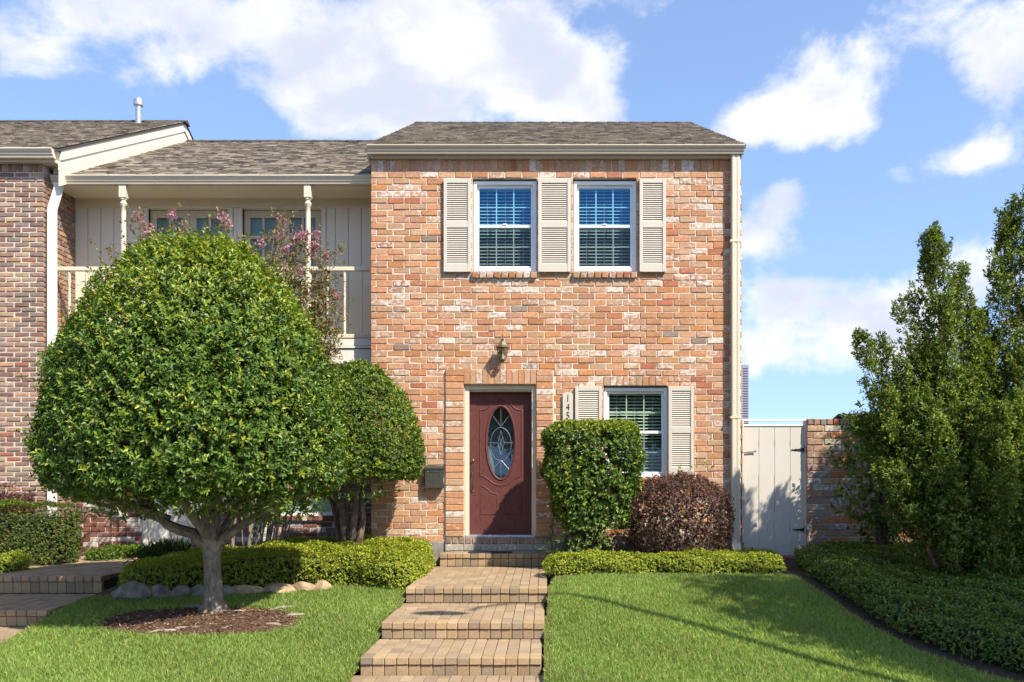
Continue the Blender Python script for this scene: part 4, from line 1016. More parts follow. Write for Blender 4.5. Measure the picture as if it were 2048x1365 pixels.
# ================================================================== beyond: tower and a neighbour's roof
TD = 1650.0
tx1 = (1497.5 - CX) * TD / F; tx0 = tx1 - 40; tz = HC + (CY - 730) * TD / F; ty = TD - D
tw = thing('office_tower', 'distant grey stone office tower with rows of dark windows beyond the gate', 'tower', ((tx0 + tx1) / 2, ty, 0))
M_TOW = mat_simple('tower_stone', (.30, .28, .31), .8, .2, 0, .02, .05, 0); M_TWIN = mat_simple('tower_glass', (.06, .075, .11), .3, .5, 0, .02, .05, 0)
MB().box(tx0, tx1, ty, ty + 40, 0, tz).build('shaft', M_TOW, tw)
nf = 24; fh = (tz - 20) / 40
for i in range(nf):
    z = tz - 6 - i * fh
    MB().box(tx1 - 10.8, tx1 - 1.6, ty - .15, ty + .2, z - fh * .52, z).build('window', M_TWIN, tw)
nb = thing('neighbour_house', 'low neighbouring house with brick chimney behind the garden wall', 'house', (11, 16, .5))
nY = 16
MB().box(PX(1790, nY), PX(1790, nY) + 14, nY, nY + 9, .4, 3.1).build('wall', M_SIDEB, nb)
nr = MB().prism([(nY - .5, 3.0), (nY + 4.5, 4.05), (nY + 9.5, 3.0), (nY + 9.5, 2.9), (nY + 4.5, 3.95), (nY - .5, 2.9)], 'x', PX(1768, nY), PX(1768, nY) + 15).build('roof', M_RIDGE, nb)
cy0 = 18.0; ca, cb = PX(1815, cy0), PX(1843, cy0); zt_ = PZ(765, cy0)
ch = MB().bbox(ca - .03, cb + .08, cy0, cy0 + .7, 3.2, zt_ - .22, .02).bbox(ca + .03, cb + .02, cy0 + .06, cy0 + .64, zt_ - .22, zt_, .02).build('chimney', mat_simple('chimney_brick', (.33, .17, .12), .9, .1, 0, 8, .3, .3), nb)

# ================================================================== the street lamp whose shadow crosses the lawn
lx0, ly0 = 5.08, -7.58
lamp = thing('street_lamp', 'tall metal street lamp with a curved arm at the kerb', 'street lamp', (lx0, ly0, 0))
MB().lathe([(.16, 0), (.16, .03), (.11, .05), (.10, .4), (.062, .45), (.055, 4), (.045, 7.5), (0, 7.5)], (lx0, ly0, 0), 12).build('pole', M_STEEL, lamp, smooth=True)
MB().tube([(lx0, ly0, 7.4), (lx0 - .15, ly0 - .06, 7.85), (lx0 - .5, ly0 - .2, 8.1), (lx0 - .85, ly0 - .38, 8.0), (lx0 - 1.1, ly0 - .5, 7.75)], [.045, .04, .035, .032, .03], 8).build('arm', M_STEEL, lamp, smooth=True)
hx, hy, hz = lx0 - 1.5, ly0 - .57, 7.6
head = MB().add([], [])
bm = bmesh.new(); bmesh.ops.create_uvsphere(bm, u_segments=16, v_segments=10, radius=1)
for v in bm.verts: v.co = Vector((v.co.x * .30 + hx, v.co.y * .14 + hy, v.co.z * .09 + hz))
bm.verts.index_update(); head.add([v.co for v in bm.verts], [[v.index for v in f.verts] for f in bm.faces]); bm.free()
hd = head.build('lamp_head', M_STEEL, lamp, smooth=True)

# ================================================================== plants
def unit(a): return a / (np.linalg.norm(a, axis=-1, keepdims=True) + 1e-9)
def leaf_soup(base, dirn, nrm, ln, wd, tint, fold=.25):
    """n leaves of two triangles folded along the midrib"""
    n = len(base); d = unit(dirn); s = unit(np.cross(d, nrm)); u = np.cross(s, d)
    ln = ln[:, None]; wd = wd[:, None]
    V = np.empty((n, 4, 3)); V[:, 0] = base; V[:, 2] = base + d * ln - u * ln * .12
    mid = base + d * ln * .48
    V[:, 1] = mid + s * wd * .5 + u * wd * fold; V[:, 3] = mid - s * wd * .5 + u * wd * fold
    q = np.arange(n)[:, None] * 4; T = np.concatenate([q + np.array([[0, 1, 2]]), q + np.array([[0, 2, 3]])], 1).reshape(-1, 3)
    return V.reshape(-1, 3), T, np.repeat(tint, 4, 0)
def tints(n, stops, rng, var=.18):
    """each leaf one of the given colours (colour, weight), varied"""
    w = np.array([s[1] for s in stops], float); k = rng.choice(len(stops), n, p=w / w.sum()); c = np.array([s[0] for s in stops])[k]
    c = c * rng.uniform(1 - var, 1 + var, (n, 1)) * rng.uniform(.93, 1.07, (n, 3)); return np.concatenate([c, np.ones((n, 1))], 1)
def sprigs(pts, nrm, rng, k=7, slen=.06, ln=.045, wd=.02, stops=None, tipstops=None, tipshare=.15, up=.35, spread=.9, jitter=.35):
    """clusters of k leaves round little shoots that grow outward from the points"""
    n = len(pts); ax = unit(nrm + np.array([0, 0, up]) + rng.normal(0, jitter, (n, 3)))
    t = rng.uniform(0, 1, (n, k, 1)); rad = unit(rng.normal(0, 1, (n, k, 3))); rad = unit(rad - (rad * ax[:, None]).sum(-1, keepdims=True) * ax[:, None])
    base = pts[:, None] + ax[:, None] * t * slen; dirn = unit(ax[:, None] * (.35 + .5 * t) + rad * spread)
    nr = unit(ax[:, None] * 1.0 - rad * .25 + rng.normal(0, .25, (n, k, 3)))
    c = tints(n * k, stops, rng).reshape(n, k, 4)
    if tipstops is not None:
        tip = rng.uniform(0, 1, n) < tipshare; c[tip] = tints(tip.sum() * k, tipstops, rng).reshape(-1, k, 4)
        c = np.where((t > .8) & (rng.uniform(0, 1, (n, k, 1)) < tipshare * 2), tints(n * k, tipstops, rng).reshape(n, k, 4), c)
    L = ln * rng.uniform(.65, 1.25, n * k); W = wd * rng.uniform(.75, 1.2, n * k)
    return leaf_soup(base.reshape(-1, 3), dirn.reshape(-1, 3), nr.reshape(-1, 3), L, W, c.reshape(-1, 4))
def join(parts):
    V, T, C = [], [], []; o = 0
    for v, t, c in parts: V.append(v); T.append(t + o); C.append(c); o += len(v)
    return np.concatenate(V), np.concatenate(T), np.concatenate(C)
def revolve_pts(prof, center, n, rng, lump=.05, depth=.2, front=None, squash=1.0):
    """points on (and just inside) a turned crown: prof = (radius, z)"""
    pr = np.array(prof, float); seg = np.diff(pr, axis=0); L = np.hypot(seg[:, 0], seg[:, 1]); area = L * (pr[:-1, 0] + pr[1:, 0]) / 2; 
    k = rng.choice(len(L), n, p=area / area.sum()); t = rng.uniform(0, 1, n)
    r = pr[k, 0] + seg[k, 0] * t; z = pr[k, 1] + seg[k, 1] * t; th = rng.uniform(0, 2 * np.pi, n)
    nr = np.stack([seg[k, 1] / L[k], -seg[k, 0] / L[k]], 1)                 # outward in (r, z)
    lumpf = lump * (np.sin(th * 5 + z * 3.1) * np.sin(z * 4.3 + th * 2) + .6 * np.sin(th * 11 + z * 7) * np.sin(z * 9 - th * 4))
    inn = depth * rng.beta(1, 3.2, n)
    r2 = np.maximum(r + nr[:, 0] * (lumpf - inn), 0); z2 = z + nr[:, 1] * (lumpf - inn)
    P_ = np.stack([center[0] + r2 * np.cos(th), center[1] + r2 * np.sin(th) * squash, z2], 1)
    Nn = np.stack([nr[:, 0] * np.cos(th), nr[:, 0] * np.sin(th), nr[:, 1]], 1)
    return P_, unit(Nn)
def branch(mb, p0, p1, r0, r1, rng, n=6, wob=.05, sag=0.0):
    p0, p1 = Vector(p0), Vector(p1); pts = []
    for i in range(n + 1):
        t = i / n; q = p0.lerp(p1, t); w = wob * math.sin(math.pi * t)
        pts.append(q + Vector((rng.uniform(-w, w), rng.uniform(-w, w), rng.uniform(-w, w) * .6 + sag * math.sin(math.pi * t))))
    mb.tube(pts, [lerp(r0, r1, i / n) for i in range(n + 1)], 8); return pts

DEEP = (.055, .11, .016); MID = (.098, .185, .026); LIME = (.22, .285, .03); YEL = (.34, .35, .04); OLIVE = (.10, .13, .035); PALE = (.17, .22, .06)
# ------------------------------------------------------------------ the clipped tree on the lawn
TX, TY = -3.53, -3.30; TZ = gz(TX, TY)
sc = 9.7 / F; CXT = PX(374, -3.3) + .115
tree = thing('clipped_tree', 'large egg-shaped clipped evergreen tree on a grey trunk in the lawn', 'tree', (TX, TY, TZ))
prng = random.Random(4)
mb = MB(); fork = 1.17
mb.tube([(TX + .01, TY, TZ - .05), (TX, TY, TZ + .03), (TX - .005, TY, TZ + .12), (TX - .01, TY, TZ + .35), (TX - .02, TY, .90), (TX - .02, TY, 1.04), (TX - .02, TY, fork + .05)], [.165, .14, .108, .090, .086, .100, .06], 14)
for k in range(6):
    a = k * 1.05 + .3; mb.tube([(TX, TY, TZ + .10), (TX + .10 * math.cos(a), TY + .10 * math.sin(a), TZ + .03), (TX + .2 * math.cos(a), TY + .2 * math.sin(a), TZ - .03)], [.07, .05, .02], 8)
o = mb.build('trunk', M_BARK, tree, smooth=True)
mb = MB(); f0_ = Vector((TX - .02, TY, fork - .14))
limbs = [((-4.2, -3.35, 1.38), .07, .045), ((-3.5, -3.25, 1.85), .10, .07), ((-3.0, -3.4, 1.38), .06, .04), ((-3.3, -2.9, 1.6), .05, .035), ((-3.7, -3.8, 1.6), .05, .035)]
for e_, a, b in limbs:
    pts = branch(mb, f0_, e_, a, b, prng, 6, .03, .02)
    for _ in range(4):
        q = pts[-1]; d = Vector((e_[0] - f0_.x, e_[1] - f0_.y, 0)) * prng.uniform(.5, 1.3) + Vector((prng.uniform(-.35, .35), prng.uniform(-.35, .35), prng.uniform(.12, 1.5)))
        p2 = branch(mb, q, q + d, b * .8, .012, prng, 6, .06)
        for _ in range(2): branch(mb, p2[3], p2[3] + Vector((prng.uniform(-.5, .5), prng.uniform(-.5, .5), prng.uniform(.2, .9))), .016, .006, prng, 4, .04)
for x1_, y1_, z1_ in ((-5.0, -3.4, 1.55), (-4.75, -3.7, 1.62), (-4.85, -3.0, 1.52)):
    p2 = branch(mb, (-4.0, -3.33, 1.34), (x1_, y1_, z1_), .035, .012, prng, 6, .05, .02)
    branch(mb, p2[3], Vector(p2[3]) + Vector((-.3, .1, .3)), .016, .006, prng, 4, .03)
mb.build('limbs', M_BARK, tree, smooth=True)
prof = [(.10, 1.70), (.62, 1.66), (1.12, 1.62), (1.38, 1.66), (1.48, 1.80), (1.50, 2.05), (1.485, 2.28), (1.44, 2.56), (1.39, 2.82), (1.28, 3.10), (1.11, 3.42), (.91, 3.74), (.70, 4.0), (.46, 4.17), (.20, 4.25), (.0, 4.27)]
rr = np.random.default_rng(1)
pts, nr = revolve_pts(prof, (CXT, TY), 15500, rr, .045, .34)
pts[:, 0] += .10 * (pts[:, 2] < 1.75) * 0
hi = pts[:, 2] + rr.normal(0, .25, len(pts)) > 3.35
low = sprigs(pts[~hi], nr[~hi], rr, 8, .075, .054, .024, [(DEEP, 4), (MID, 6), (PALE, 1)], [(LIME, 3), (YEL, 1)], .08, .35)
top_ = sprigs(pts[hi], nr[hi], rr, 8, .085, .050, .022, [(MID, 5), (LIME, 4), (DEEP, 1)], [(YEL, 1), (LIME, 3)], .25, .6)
pk, nk = revolve_pts(prof, (CXT, TY), 900, rr, .05, .0); m_ = pk[:, 2] > 1.9
shoot = sprigs(pk[m_], nk[m_], rr, 7, .13, .05, .02, [(LIME, 3), (MID, 3), (YEL, 1)], None, 0, .9)
dead = sprigs(pk[~m_][:60], nk[~m_][:60], rr, 3, .03, .05, .022, [((.30, .18, .10), 1)])
hang = rr.uniform(0, 1, (260, 3)); hp = np.stack([lerp(-4.6, -2.4, hang[:, 0]), lerp(-4.2, -2.4, hang[:, 1]), lerp(1.40, 1.62, hang[:, 2])], 1)
hg = sprigs(hp, np.tile([0, -.3, -.6], (260, 1)), rr, 7, .09, .062, .027, [(MID, 4), (PALE, 3), (LIME, 2)], None, 0, 0)
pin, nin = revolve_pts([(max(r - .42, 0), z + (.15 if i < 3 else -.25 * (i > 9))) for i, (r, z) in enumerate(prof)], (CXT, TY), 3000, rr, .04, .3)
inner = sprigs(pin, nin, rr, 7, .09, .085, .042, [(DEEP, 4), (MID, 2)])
dp = np.array([P(x, y, -3.7) for x, y in [(470 + i % 7 * 14, 975 + i // 7 * 12) for i in range(42)]]) + rr.normal(0, .05, (42, 3))
drop = sprigs(dp, np.tile([0, -.4, -.5], (42, 1)), rr, 7, .09, .062, .027, [(MID, 4), (PALE, 2), (LIME, 2)], None, 0, 0)
stray, nst = revolve_pts(prof, (CXT, TY), 150, rr, .05, .0); stray += nst * .09
st_ = sprigs(stray, nst, rr, 9, .16, .05, .021, [(LIME, 2), (MID, 3)], None, 0, .9)
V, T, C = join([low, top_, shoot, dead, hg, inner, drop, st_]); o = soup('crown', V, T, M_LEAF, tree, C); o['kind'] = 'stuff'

# ------------------------------------------------------------------ the dome tree by the wall
DX, DY = PX(716, -.85), -.85
dome = thing('dome_tree', 'smaller dome-clipped evergreen on several dark stems against the brick wall', 'tree', (DX + .0, DY, .55))
mb = MB()
for bx, tx_, tz_ in ((.02, .0, 2.3), (.03, -.45, 2.1), (.10, .30, 2.2), (.06, .12, 2.6), (-.02, -.25, 2.4)):
    pts_ = branch(mb, (DX - .10 + bx, DY + prng.uniform(-.05, .05), .5), (DX - .12 + tx_, DY + prng.uniform(-.3, .3), tz_), .055, .022, prng, 7, .07)
    for _ in range(3): branch(mb, pts_[5], Vector(pts_[5]) + Vector((prng.uniform(-.6, .6), prng.uniform(-.5, .5), prng.uniform(.1, .6))), .026, .008, prng, 4, .05)
mb.build('stems', M_BARK_D, dome, smooth=True)
zt = PZ(727, DY); prof = [(.05, 1.86), (.5, 1.80), (.74, 1.76), (.83, 1.84), (.855, 2.0), (.84, 2.25), (.79, 2.45), (.70, 2.70), (.57, 2.90), (.41, 3.06), (.25, zt - .05), (.0, zt)]
pts, nr = revolve_pts(prof, (DX, DY), 11500, rr, .03, .25, squash=.9)
a_ = sprigs(pts, nr, rr, 7, .05, .036, .017, [(DEEP, 4), (MID, 5), (OLIVE, 2)], [(LIME, 3), (YEL, 1)], .16, .4)
hp = np.stack([DX + rr.uniform(-.75, .5, 90), DY + rr.uniform(-.7, .3, 90), rr.uniform(1.5, 1.8, 90)], 1)
b_ = sprigs(hp, np.tile([0, -.4, -.3], (90, 1)), rr, 7, .09, .05, .022, [(DEEP, 3), (MID, 3)], None, 0, .1)
V, T, C = join([a_, b_]); o = soup('crown', V, T, M_LEAF_S, dome, C); o['kind'] = 'stuff'

# ------------------------------------------------------------------ flowering crape myrtle in front of the balcony
cm = thing('crape_myrtle', 'loose flowering shrub with rusty leaves and pink blossoms before the balcony', 'flowering shrub', (-4.3, -.55, .55))
mb = MB(); tips = []
tipx = [(272, 430, -.5), (285, 455, -.4), (215, 497, -.5), (345, 430, -.4), (312, 470, -.3), (420, 440, -.5), (455, 450, -.4), (480, 470, -.5), (520, 480, -.3), (573, 432, -.4), (548, 470, -.5), (610, 470, -.4), (630, 490, -.5), (678, 492, -.3), (650, 510, -.5), (590, 520, -.4), (560, 560, -.5), (640, 560, -.4), (672, 590, -.4), (620, 620, -.5), (660, 640, -.4), (600, 600, -.35), (650, 600, -.55), (635, 660, -.45), (668, 690, -.4), (575, 500, -.6), (600, 545, -.6), (540, 520, -.5), (500, 510, -.4), (655, 545, -.3), (440, 480, -.5), (380, 460, -.4), (615, 580, -.3), (640, 610, -.6), (630, 640, -.3), (590, 480, -.3), (560, 440, -.35), (590, 570, -.45), (660, 665, -.5), (680, 620, -.45)]
lp, ln_, fp = [], [], []
for px, py, yy in tipx:
    tip = P(px, py, yy); bx = -4.3 + (tip.x + 4.3) * .35 + prng.uniform(-.15, .15)
    pts_ = branch(mb, (bx, -.55 + prng.uniform(-.12, .12), .5), tip, .012, .004, prng, 9, .12)
    seg = [Vector(p) for p in pts_[4:]]
    for _ in range(150):
        k = prng.randrange(len(seg) - 1); q = seg[k].lerp(seg[k + 1], prng.random()); lp.append(q + Vector((prng.gauss(0, .09), prng.gauss(0, .09), prng.gauss(0, .07)))); ln_.append((prng.gauss(0, .6), -.4 + prng.gauss(0, .5), .5))
    if prng.random() < .25 and py < 600: fp.append(tip)
mb.build('stems', M_BARK, cm)
fp += [P(805 * .0 + x, y, -.5) for x, y in ((278, 431), (296, 452), (300, 472), (362, 465), (446, 420 + 15), (522, 487), (560, 440), (598, 468), (610, 472), (628, 498), (622, 505), (634, 470), (652, 515), (558, 470))]
V, T, C = sprigs(np.array(lp), np.array(ln_), rr, 6, .08, .048, .022, [((.15, .155, .04), 4), ((.25, .16, .07), 4), ((.08, .13, .03), 3), ((.30, .20, .10), 3)], None, 0, .5)
o = soup('foliage', V, T, M_LEAF_S, cm, C); o['kind'] = 'stuff'
me = None
for q in fp:
    n = 30; pp = np.array(q) + rr.normal(0, 1, (n, 3)) * [.03, .03, .036]
    V, T, C = sprigs(pp, unit(pp - np.array(q)), rr, 4, .012, .026, .022, [((.52, .27, .31), 3), ((.58, .38, .40), 2), ((.38, .17, .20), 1)], None, 0, .2)
    soup('blossom', V, T, M_PETAL, cm, C)

# ------------------------------------------------------------------ hedges and ground cover
def hedge(name, label, poly, H, dens, leaf, wd, stops, tips, tipshare, mat, seed, edge=.12, k=4, group=None, toplit=None, zf=ground_z, cat='hedge', lump=.03, up=.5):
    rg = np.random.default_rng(seed); poly = smooth_poly(poly, 2); xs = [p[0] for p in poly]; ys = [p[1] for p in poly]
    area = (max(xs) - min(xs)) * (max(ys) - min(ys)); per = sum(math.dist(poly[i], poly[(i + 1) % len(poly)]) for i in range(len(poly)))
    px, py = rg.uniform(min(xs), max(xs), int(area * dens)), rg.uniform(min(ys), max(ys), int(area * dens)); m = in_poly(px, py, poly); px, py = px[m], py[m]
    d, ox, oy = poly_dist(px, py, poly); t = np.clip(d / edge, 0, 1)
    lumpv = lump * (np.sin(px * 5.1 + 1.3 * np.sin(py * 4)) * np.sin(py * 6.3) + .5 * np.sin(px * 13 + py * 9))
    z = zf(px, py) + H * np.sqrt(1 - (1 - t) ** 2 * .75) + lumpv - rg.beta(1, 3, len(px)) * .07
    nv = np.stack([ox, oy, np.zeros_like(ox)], 1); nv = unit(nv) * (1 - t)[:, None] * 1.0 + np.array([0, 0, 1]) * (.25 + t)[:, None]
    ns = int(per * H * dens * 1.15); k_ = rg.integers(0, len(poly), ns); tt = rg.uniform(0, 1, ns)
    A = np.array(poly)[k_]; B = np.array(poly)[(k_ + 1) % len(poly)]; w = np.linalg.norm(B - A, axis=1); keep = rg.uniform(0, w.max(), ns) < w
    while keep.sum() < ns * .5: keep |= rg.uniform(0, w.max(), ns) < w
    A, B, tt = A[keep], B[keep], tt[keep]; q = A + (B - A) * tt[:, None]; e = unit(B - A); outn = np.stack([e[:, 1], -e[:, 0]], 1)
    cx_, cy_ = np.mean(xs), np.mean(ys); test = in_poly(q[:, 0] + outn[:, 0] * .02, q[:, 1] + outn[:, 1] * .02, poly); outn[test] *= -1
    h = rg.uniform(.02, 1, len(q)); bulge = .03 * np.sin(q[:, 0] * 7 + h * 3) + .02 * np.sin(q[:, 0] * 17)
    q = q + outn * (bulge - rg.beta(1, 3, len(q)) * .07 - .05 * np.clip(h - .6, 0, 1))[:, None]
    zs = zf(q[:, 0], q[:, 1]) + H * h * .88
    P_ = np.concatenate([np.stack([px, py, z], 1), np.stack([q[:, 0], q[:, 1], zs], 1)]); Nn = unit(np.concatenate([nv, np.stack([outn[:, 0], outn[:, 1], np.full(len(q), .35)], 1)]))
    hd = thing(name, label, cat, (float(cx_), float(cy_), float(zf(cx_, cy_))), group)
    V, T, C = sprigs(P_, Nn, rg, k, leaf * 1.3, leaf, wd, stops, tips, tipshare, up)
    o = soup('foliage', V, T, mat, hd, C); o['kind'] = 'stuff'
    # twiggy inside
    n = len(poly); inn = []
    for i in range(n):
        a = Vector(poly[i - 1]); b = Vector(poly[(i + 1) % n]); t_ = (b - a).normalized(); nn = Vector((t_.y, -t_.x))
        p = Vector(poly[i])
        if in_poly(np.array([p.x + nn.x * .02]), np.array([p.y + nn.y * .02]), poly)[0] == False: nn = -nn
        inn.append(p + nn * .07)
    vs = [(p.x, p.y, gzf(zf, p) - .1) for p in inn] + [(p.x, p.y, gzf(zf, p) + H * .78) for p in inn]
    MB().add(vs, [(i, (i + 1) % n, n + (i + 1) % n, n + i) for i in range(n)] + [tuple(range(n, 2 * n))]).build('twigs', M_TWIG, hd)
    return hd
def gzf(zf, p): return float(zf(np.array(p.x), np.array(p.y)))
YG_ST = [((.24, .30, .03), 4), (LIME, 3), (MID, 3)]; YG_TIP = [((.40, .40, .04), 3), ((.30, .36, .035), 3)]
hedge('ground_cover_hedge', 'broad yellow-green clipped ground cover between boulders and front path', [(-5.15, -2.25), (-4.4, -2.42), (-3.4, -2.1), (-2.5, -1.98), (-1.85, -2.38), (-1.62, -2.2), (-1.52, -1.4), (-1.52, -.2), (-2.4, -.12), (-3.5, -.25), (-4.6, -.55), (-5.1, -1.2)], .36, 2300, .026, .014, YG_ST, YG_TIP, .35, M_LEAF_S, 61, zf=lambda x, y: ground_z(x, y) - .11 * np.clip((-3.5 - x) / .7, 0, 1))
hedge('ground_cover_hedge', 'low bright clipped hedge strip running from front steps to the gate', [(.02, -1.85), (.5, -1.8), (1.4, -1.66), (2.4, -1.7), (2.98, -1.78), (3.02, -1.1), (2.7, -.72), (1.8, -1.15), (.9, -1.22), (.05, -1.2)], .19, 2600, .026, .014, YG_ST, YG_TIP, .35, M_LEAF_S, 62, .08, lump=.035)
hedge('ground_cover_hedge', 'dark spreading ground cover under the cypress along the garden wall', [(3.18, -1.75), (3.24, -2.9), (3.45, -4.2), (3.95, -5.0), (4.8, -5.75), (7, -6.0), (8.5, -4), (8.5, -.5), (5.5, -.28), (3.5, -.30)], .24, 1500, .032, .017, [(DEEP, 2), (MID, 5), ((.14, .18, .05), 4)], [(LIME, 2), (PALE, 2)], .25, M_LEAF_S, 63, .15)
hedge('ground_cover_hedge', 'short bright clipped hedge beside the neighbouring steps', [(-8.2, -2.05), (-6.95, -2.0), (-6.62, -1.65), (-6.6, -1.25), (-7.0, -1.1), (-8.2, -1.1)], .26, 2300, .026, .014, YG_ST, YG_TIP, .3, M_LEAF_S, 64, .08)
hedge('box_hedge', 'tall boxy clipped hedge in front of the brown brick house', [(-9, -.95), (-7.2, -.98), (-6.55, -.85), (-6.45, -.4), (-6.6, -.12), (-9, -.12)], .85, 1700, .024, .013, [(DEEP, 3), (MID, 4), (OLIVE, 4), ((.12, .10, .05), 1)], [(LIME, 1), ((.30, .20, .06), 1)], .10, M_LEAF_S, 65, .06, 5)
hedge('burgundy_hedge', 'low burgundy-leaved hedge against the brown brick wall', [(-9, -.08), (-7.35, -.08), (-7.3, .06), (-9, .06)], 1.09, 1500, .026, .014, [((.12, .035, .045), 3), ((.18, .07, .07), 2), ((.07, .05, .03), 1)], None, 0, M_LEAF_S, 66, .05, 5)
hedge('ground_cover_hedge', 'small patch of ground cover at the foot of the whitewashed brick wall', [(-6.6, .0), (-6.3, -.25), (-5.95, .35), (-5.95, .8), (-6.5, .8)], .16, 1800, .028, .015, [(DEEP, 3), (MID, 4), (LIME, 2)], None, 0, M_LEAF_S, 67, .06)

def round_bush(name, label, prof, c, n, leaf, wd, stops, tips, ts, mat, seed, cat='shrub', k=6, depth=.18, lump=.05, squash=1.0, stem=None, extra=None, up=.35):
    rg = np.random.default_rng(seed); pts, nr = revolve_pts(prof, c, n, rg, lump, depth, squash=squash)
    b = thing(name, label, cat, (c[0], c[1], gz(*c)))
    V, T, C = join([sprigs(pts, nr, rg, k, leaf * 1.4, leaf, wd, stops, tips, ts, up)] + (extra(rg) if extra else []))
    o = soup('foliage', V, T, mat, b, C); o['kind'] = 'stuff'
    mb = MB(); pr = random.Random(seed)
    for _ in range(9):
        a = pr.uniform(0, 6.28); h = pr.uniform(.5, .9); r = max(p[0] for p in prof) * pr.uniform(.2, .75); z1 = lerp(prof[0][1], prof[-1][1], h)
        branch(mb, (c[0] + pr.uniform(-.06, .06), c[1] + pr.uniform(-.06, .06), gz(*c) - .03), (c[0] + r * math.cos(a), c[1] + r * math.sin(a) * squash, z1), .028, .008, pr, 6, .08)
    mb.build('stems', M_BARK_D, b)
    return b
# square-clipped shrub beside the door
SX, SYY = PX(1184, -.75), -.75
def square_pts(rg, n, x0, x1, y0, y1, z0, z1, taper=.16):
    u = rg.uniform(-1, 1, (n, 3)); f = rg.choice(3, n, p=[.3, .3, .4]); s = np.where(rg.uniform(0, 1, n) < .5, -1, 1)
    f = np.where((f == 2) & (s < 0), 0, f); u[np.arange(n), f] = s * (1 - rg.beta(1, 3, n) * .3)
    p4 = (np.abs(u) ** 6).sum(1) ** (1 / 6); u = u / np.maximum(p4, 1)[:, None]
    zz = lerp(z0, z1, (u[:, 2] + 1) / 2); sc_ = lerp(1 - taper * 2.3, 1.0, np.clip((u[:, 2] + 1) / 1.1, 0, 1))
    X = (x0 + x1) / 2 + u[:, 0] * (x1 - x0) / 2 * sc_ * (1 + .07 * np.sin(zz * 8 + u[:, 1] * 4 + 2 * u[:, 0])) + .03 * np.sin(zz * 13); Y = (y0 + y1) / 2 + u[:, 1] * (y1 - y0) / 2 * sc_
    nn = np.zeros((n, 3)); nn[np.arange(n), f] = s; return np.stack([X, Y, zz], 1), unit(nn + .35 * u)
rg = np.random.default_rng(71); bz1 = PZ(849, -.75); bz0 = PZ(1062, -.75)
pts, nr = square_pts(rg, 4600, PX(1100, -.75), PX(1274, -.75), -1.12, -.32, bz0, bz1)
sq = thing('square_shrub', 'flat-topped square clipped shrub between the front door and window', 'shrub', (SX, SYY, .58))
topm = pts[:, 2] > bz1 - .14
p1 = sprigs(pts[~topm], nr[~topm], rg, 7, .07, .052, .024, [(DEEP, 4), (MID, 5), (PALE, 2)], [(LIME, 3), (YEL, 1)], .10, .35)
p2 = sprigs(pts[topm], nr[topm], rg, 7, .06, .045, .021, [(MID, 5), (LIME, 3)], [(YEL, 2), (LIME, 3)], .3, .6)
lowp = np.stack([SX + rg.normal(-.02, .24, 300), rg.uniform(-1.1, -.4, 300), rg.uniform(.62, 1.2, 300)], 1)
p3 = sprigs(lowp, unit(np.stack([lowp[:, 0] - SX, lowp[:, 1] + .5, np.full(300, .2)], 1)), rg, 6, .07, .055, .024, [(MID, 3), (PALE, 3), (DEEP, 3)])
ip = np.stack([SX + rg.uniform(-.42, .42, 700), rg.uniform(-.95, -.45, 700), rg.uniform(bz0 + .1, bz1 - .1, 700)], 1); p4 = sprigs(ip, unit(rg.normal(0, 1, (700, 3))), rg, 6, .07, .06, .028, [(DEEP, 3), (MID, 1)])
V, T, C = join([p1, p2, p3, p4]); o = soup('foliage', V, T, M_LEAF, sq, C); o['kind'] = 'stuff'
mb = MB(); pr = random.Random(3)
for _ in range(14): branch(mb, (SX - .03 + pr.uniform(-.1, .1), SYY + pr.uniform(-.1, .1), .55), (SX + pr.uniform(-.45, .45), SYY + pr.uniform(-.3, .3), pr.uniform(1.3, 2.1)), .026, .008, pr, 6, .06)
mb.build('stems', M_BARK_D, sq)
BUX, BUY = PX(1358, -.8), -.8
bu0, bu1 = .66, PZ(955, -.8)
BURG = [((.10, .045, .05), 4), ((.16, .065, .08), 3), ((.095, .10, .05), 4), ((.20, .15, .11), 2)]
def burg_top(rg):
    n = 260; pp, nn = revolve_pts([(.62, 1.38), (.5, 1.6), (.3, bu1 - .03), (0, bu1)], (BUX, BUY), n, rg, .03, .05)
    q = np.array([P(1395, 938, -.7), P(1420, 945, -.7), P(1378, 950, -.7), P(1408, 940, -.75), P(1365, 945, -.6)])
    return [sprigs(pp, nn, rg, 7, .07, .034, .016, [((.17, .06, .075), 3), ((.12, .05, .05), 2)], None, 0, .8), sprigs(q, np.tile([0, -.3, 1], (5, 1)), rg, 9, .11, .05, .022, [(MID, 2), (LIME, 2)])]
round_bush('burgundy_shrub', 'rounded burgundy and green leaved shrub below the ground-floor window', [(.05, bu0), (.45, bu0), (.60, bu0 + .1), (.68, bu0 + .38), (.70, bu0 + .65), (.64, bu0 + .88), (.50, bu1 - .10), (.28, bu1 - .02), (0, bu1)], (BUX, BUY), 4800, .034, .018, BURG, None, 0, M_LEAF_S, 72, k=6, depth=.3, lump=.05, squash=.7, extra=burg_top)
# broad-leaved shrub by the garden wall
round_bush('broadleaf_shrub', 'dark broad-leaved shrub growing against the garden wall beside the cypress', [(.1, .9), (.42, 1.1), (.55, 1.6), (.50, 2.2), (.35, 2.6), (0, 2.75)], (PX(1765, -.75), -.75), 480, .085, .036, [(DEEP, 4), (MID, 4), (PALE, 1)], [(LIME, 1)], .1, M_LEAF, 73, k=6, depth=.35, lump=.12, squash=.7)
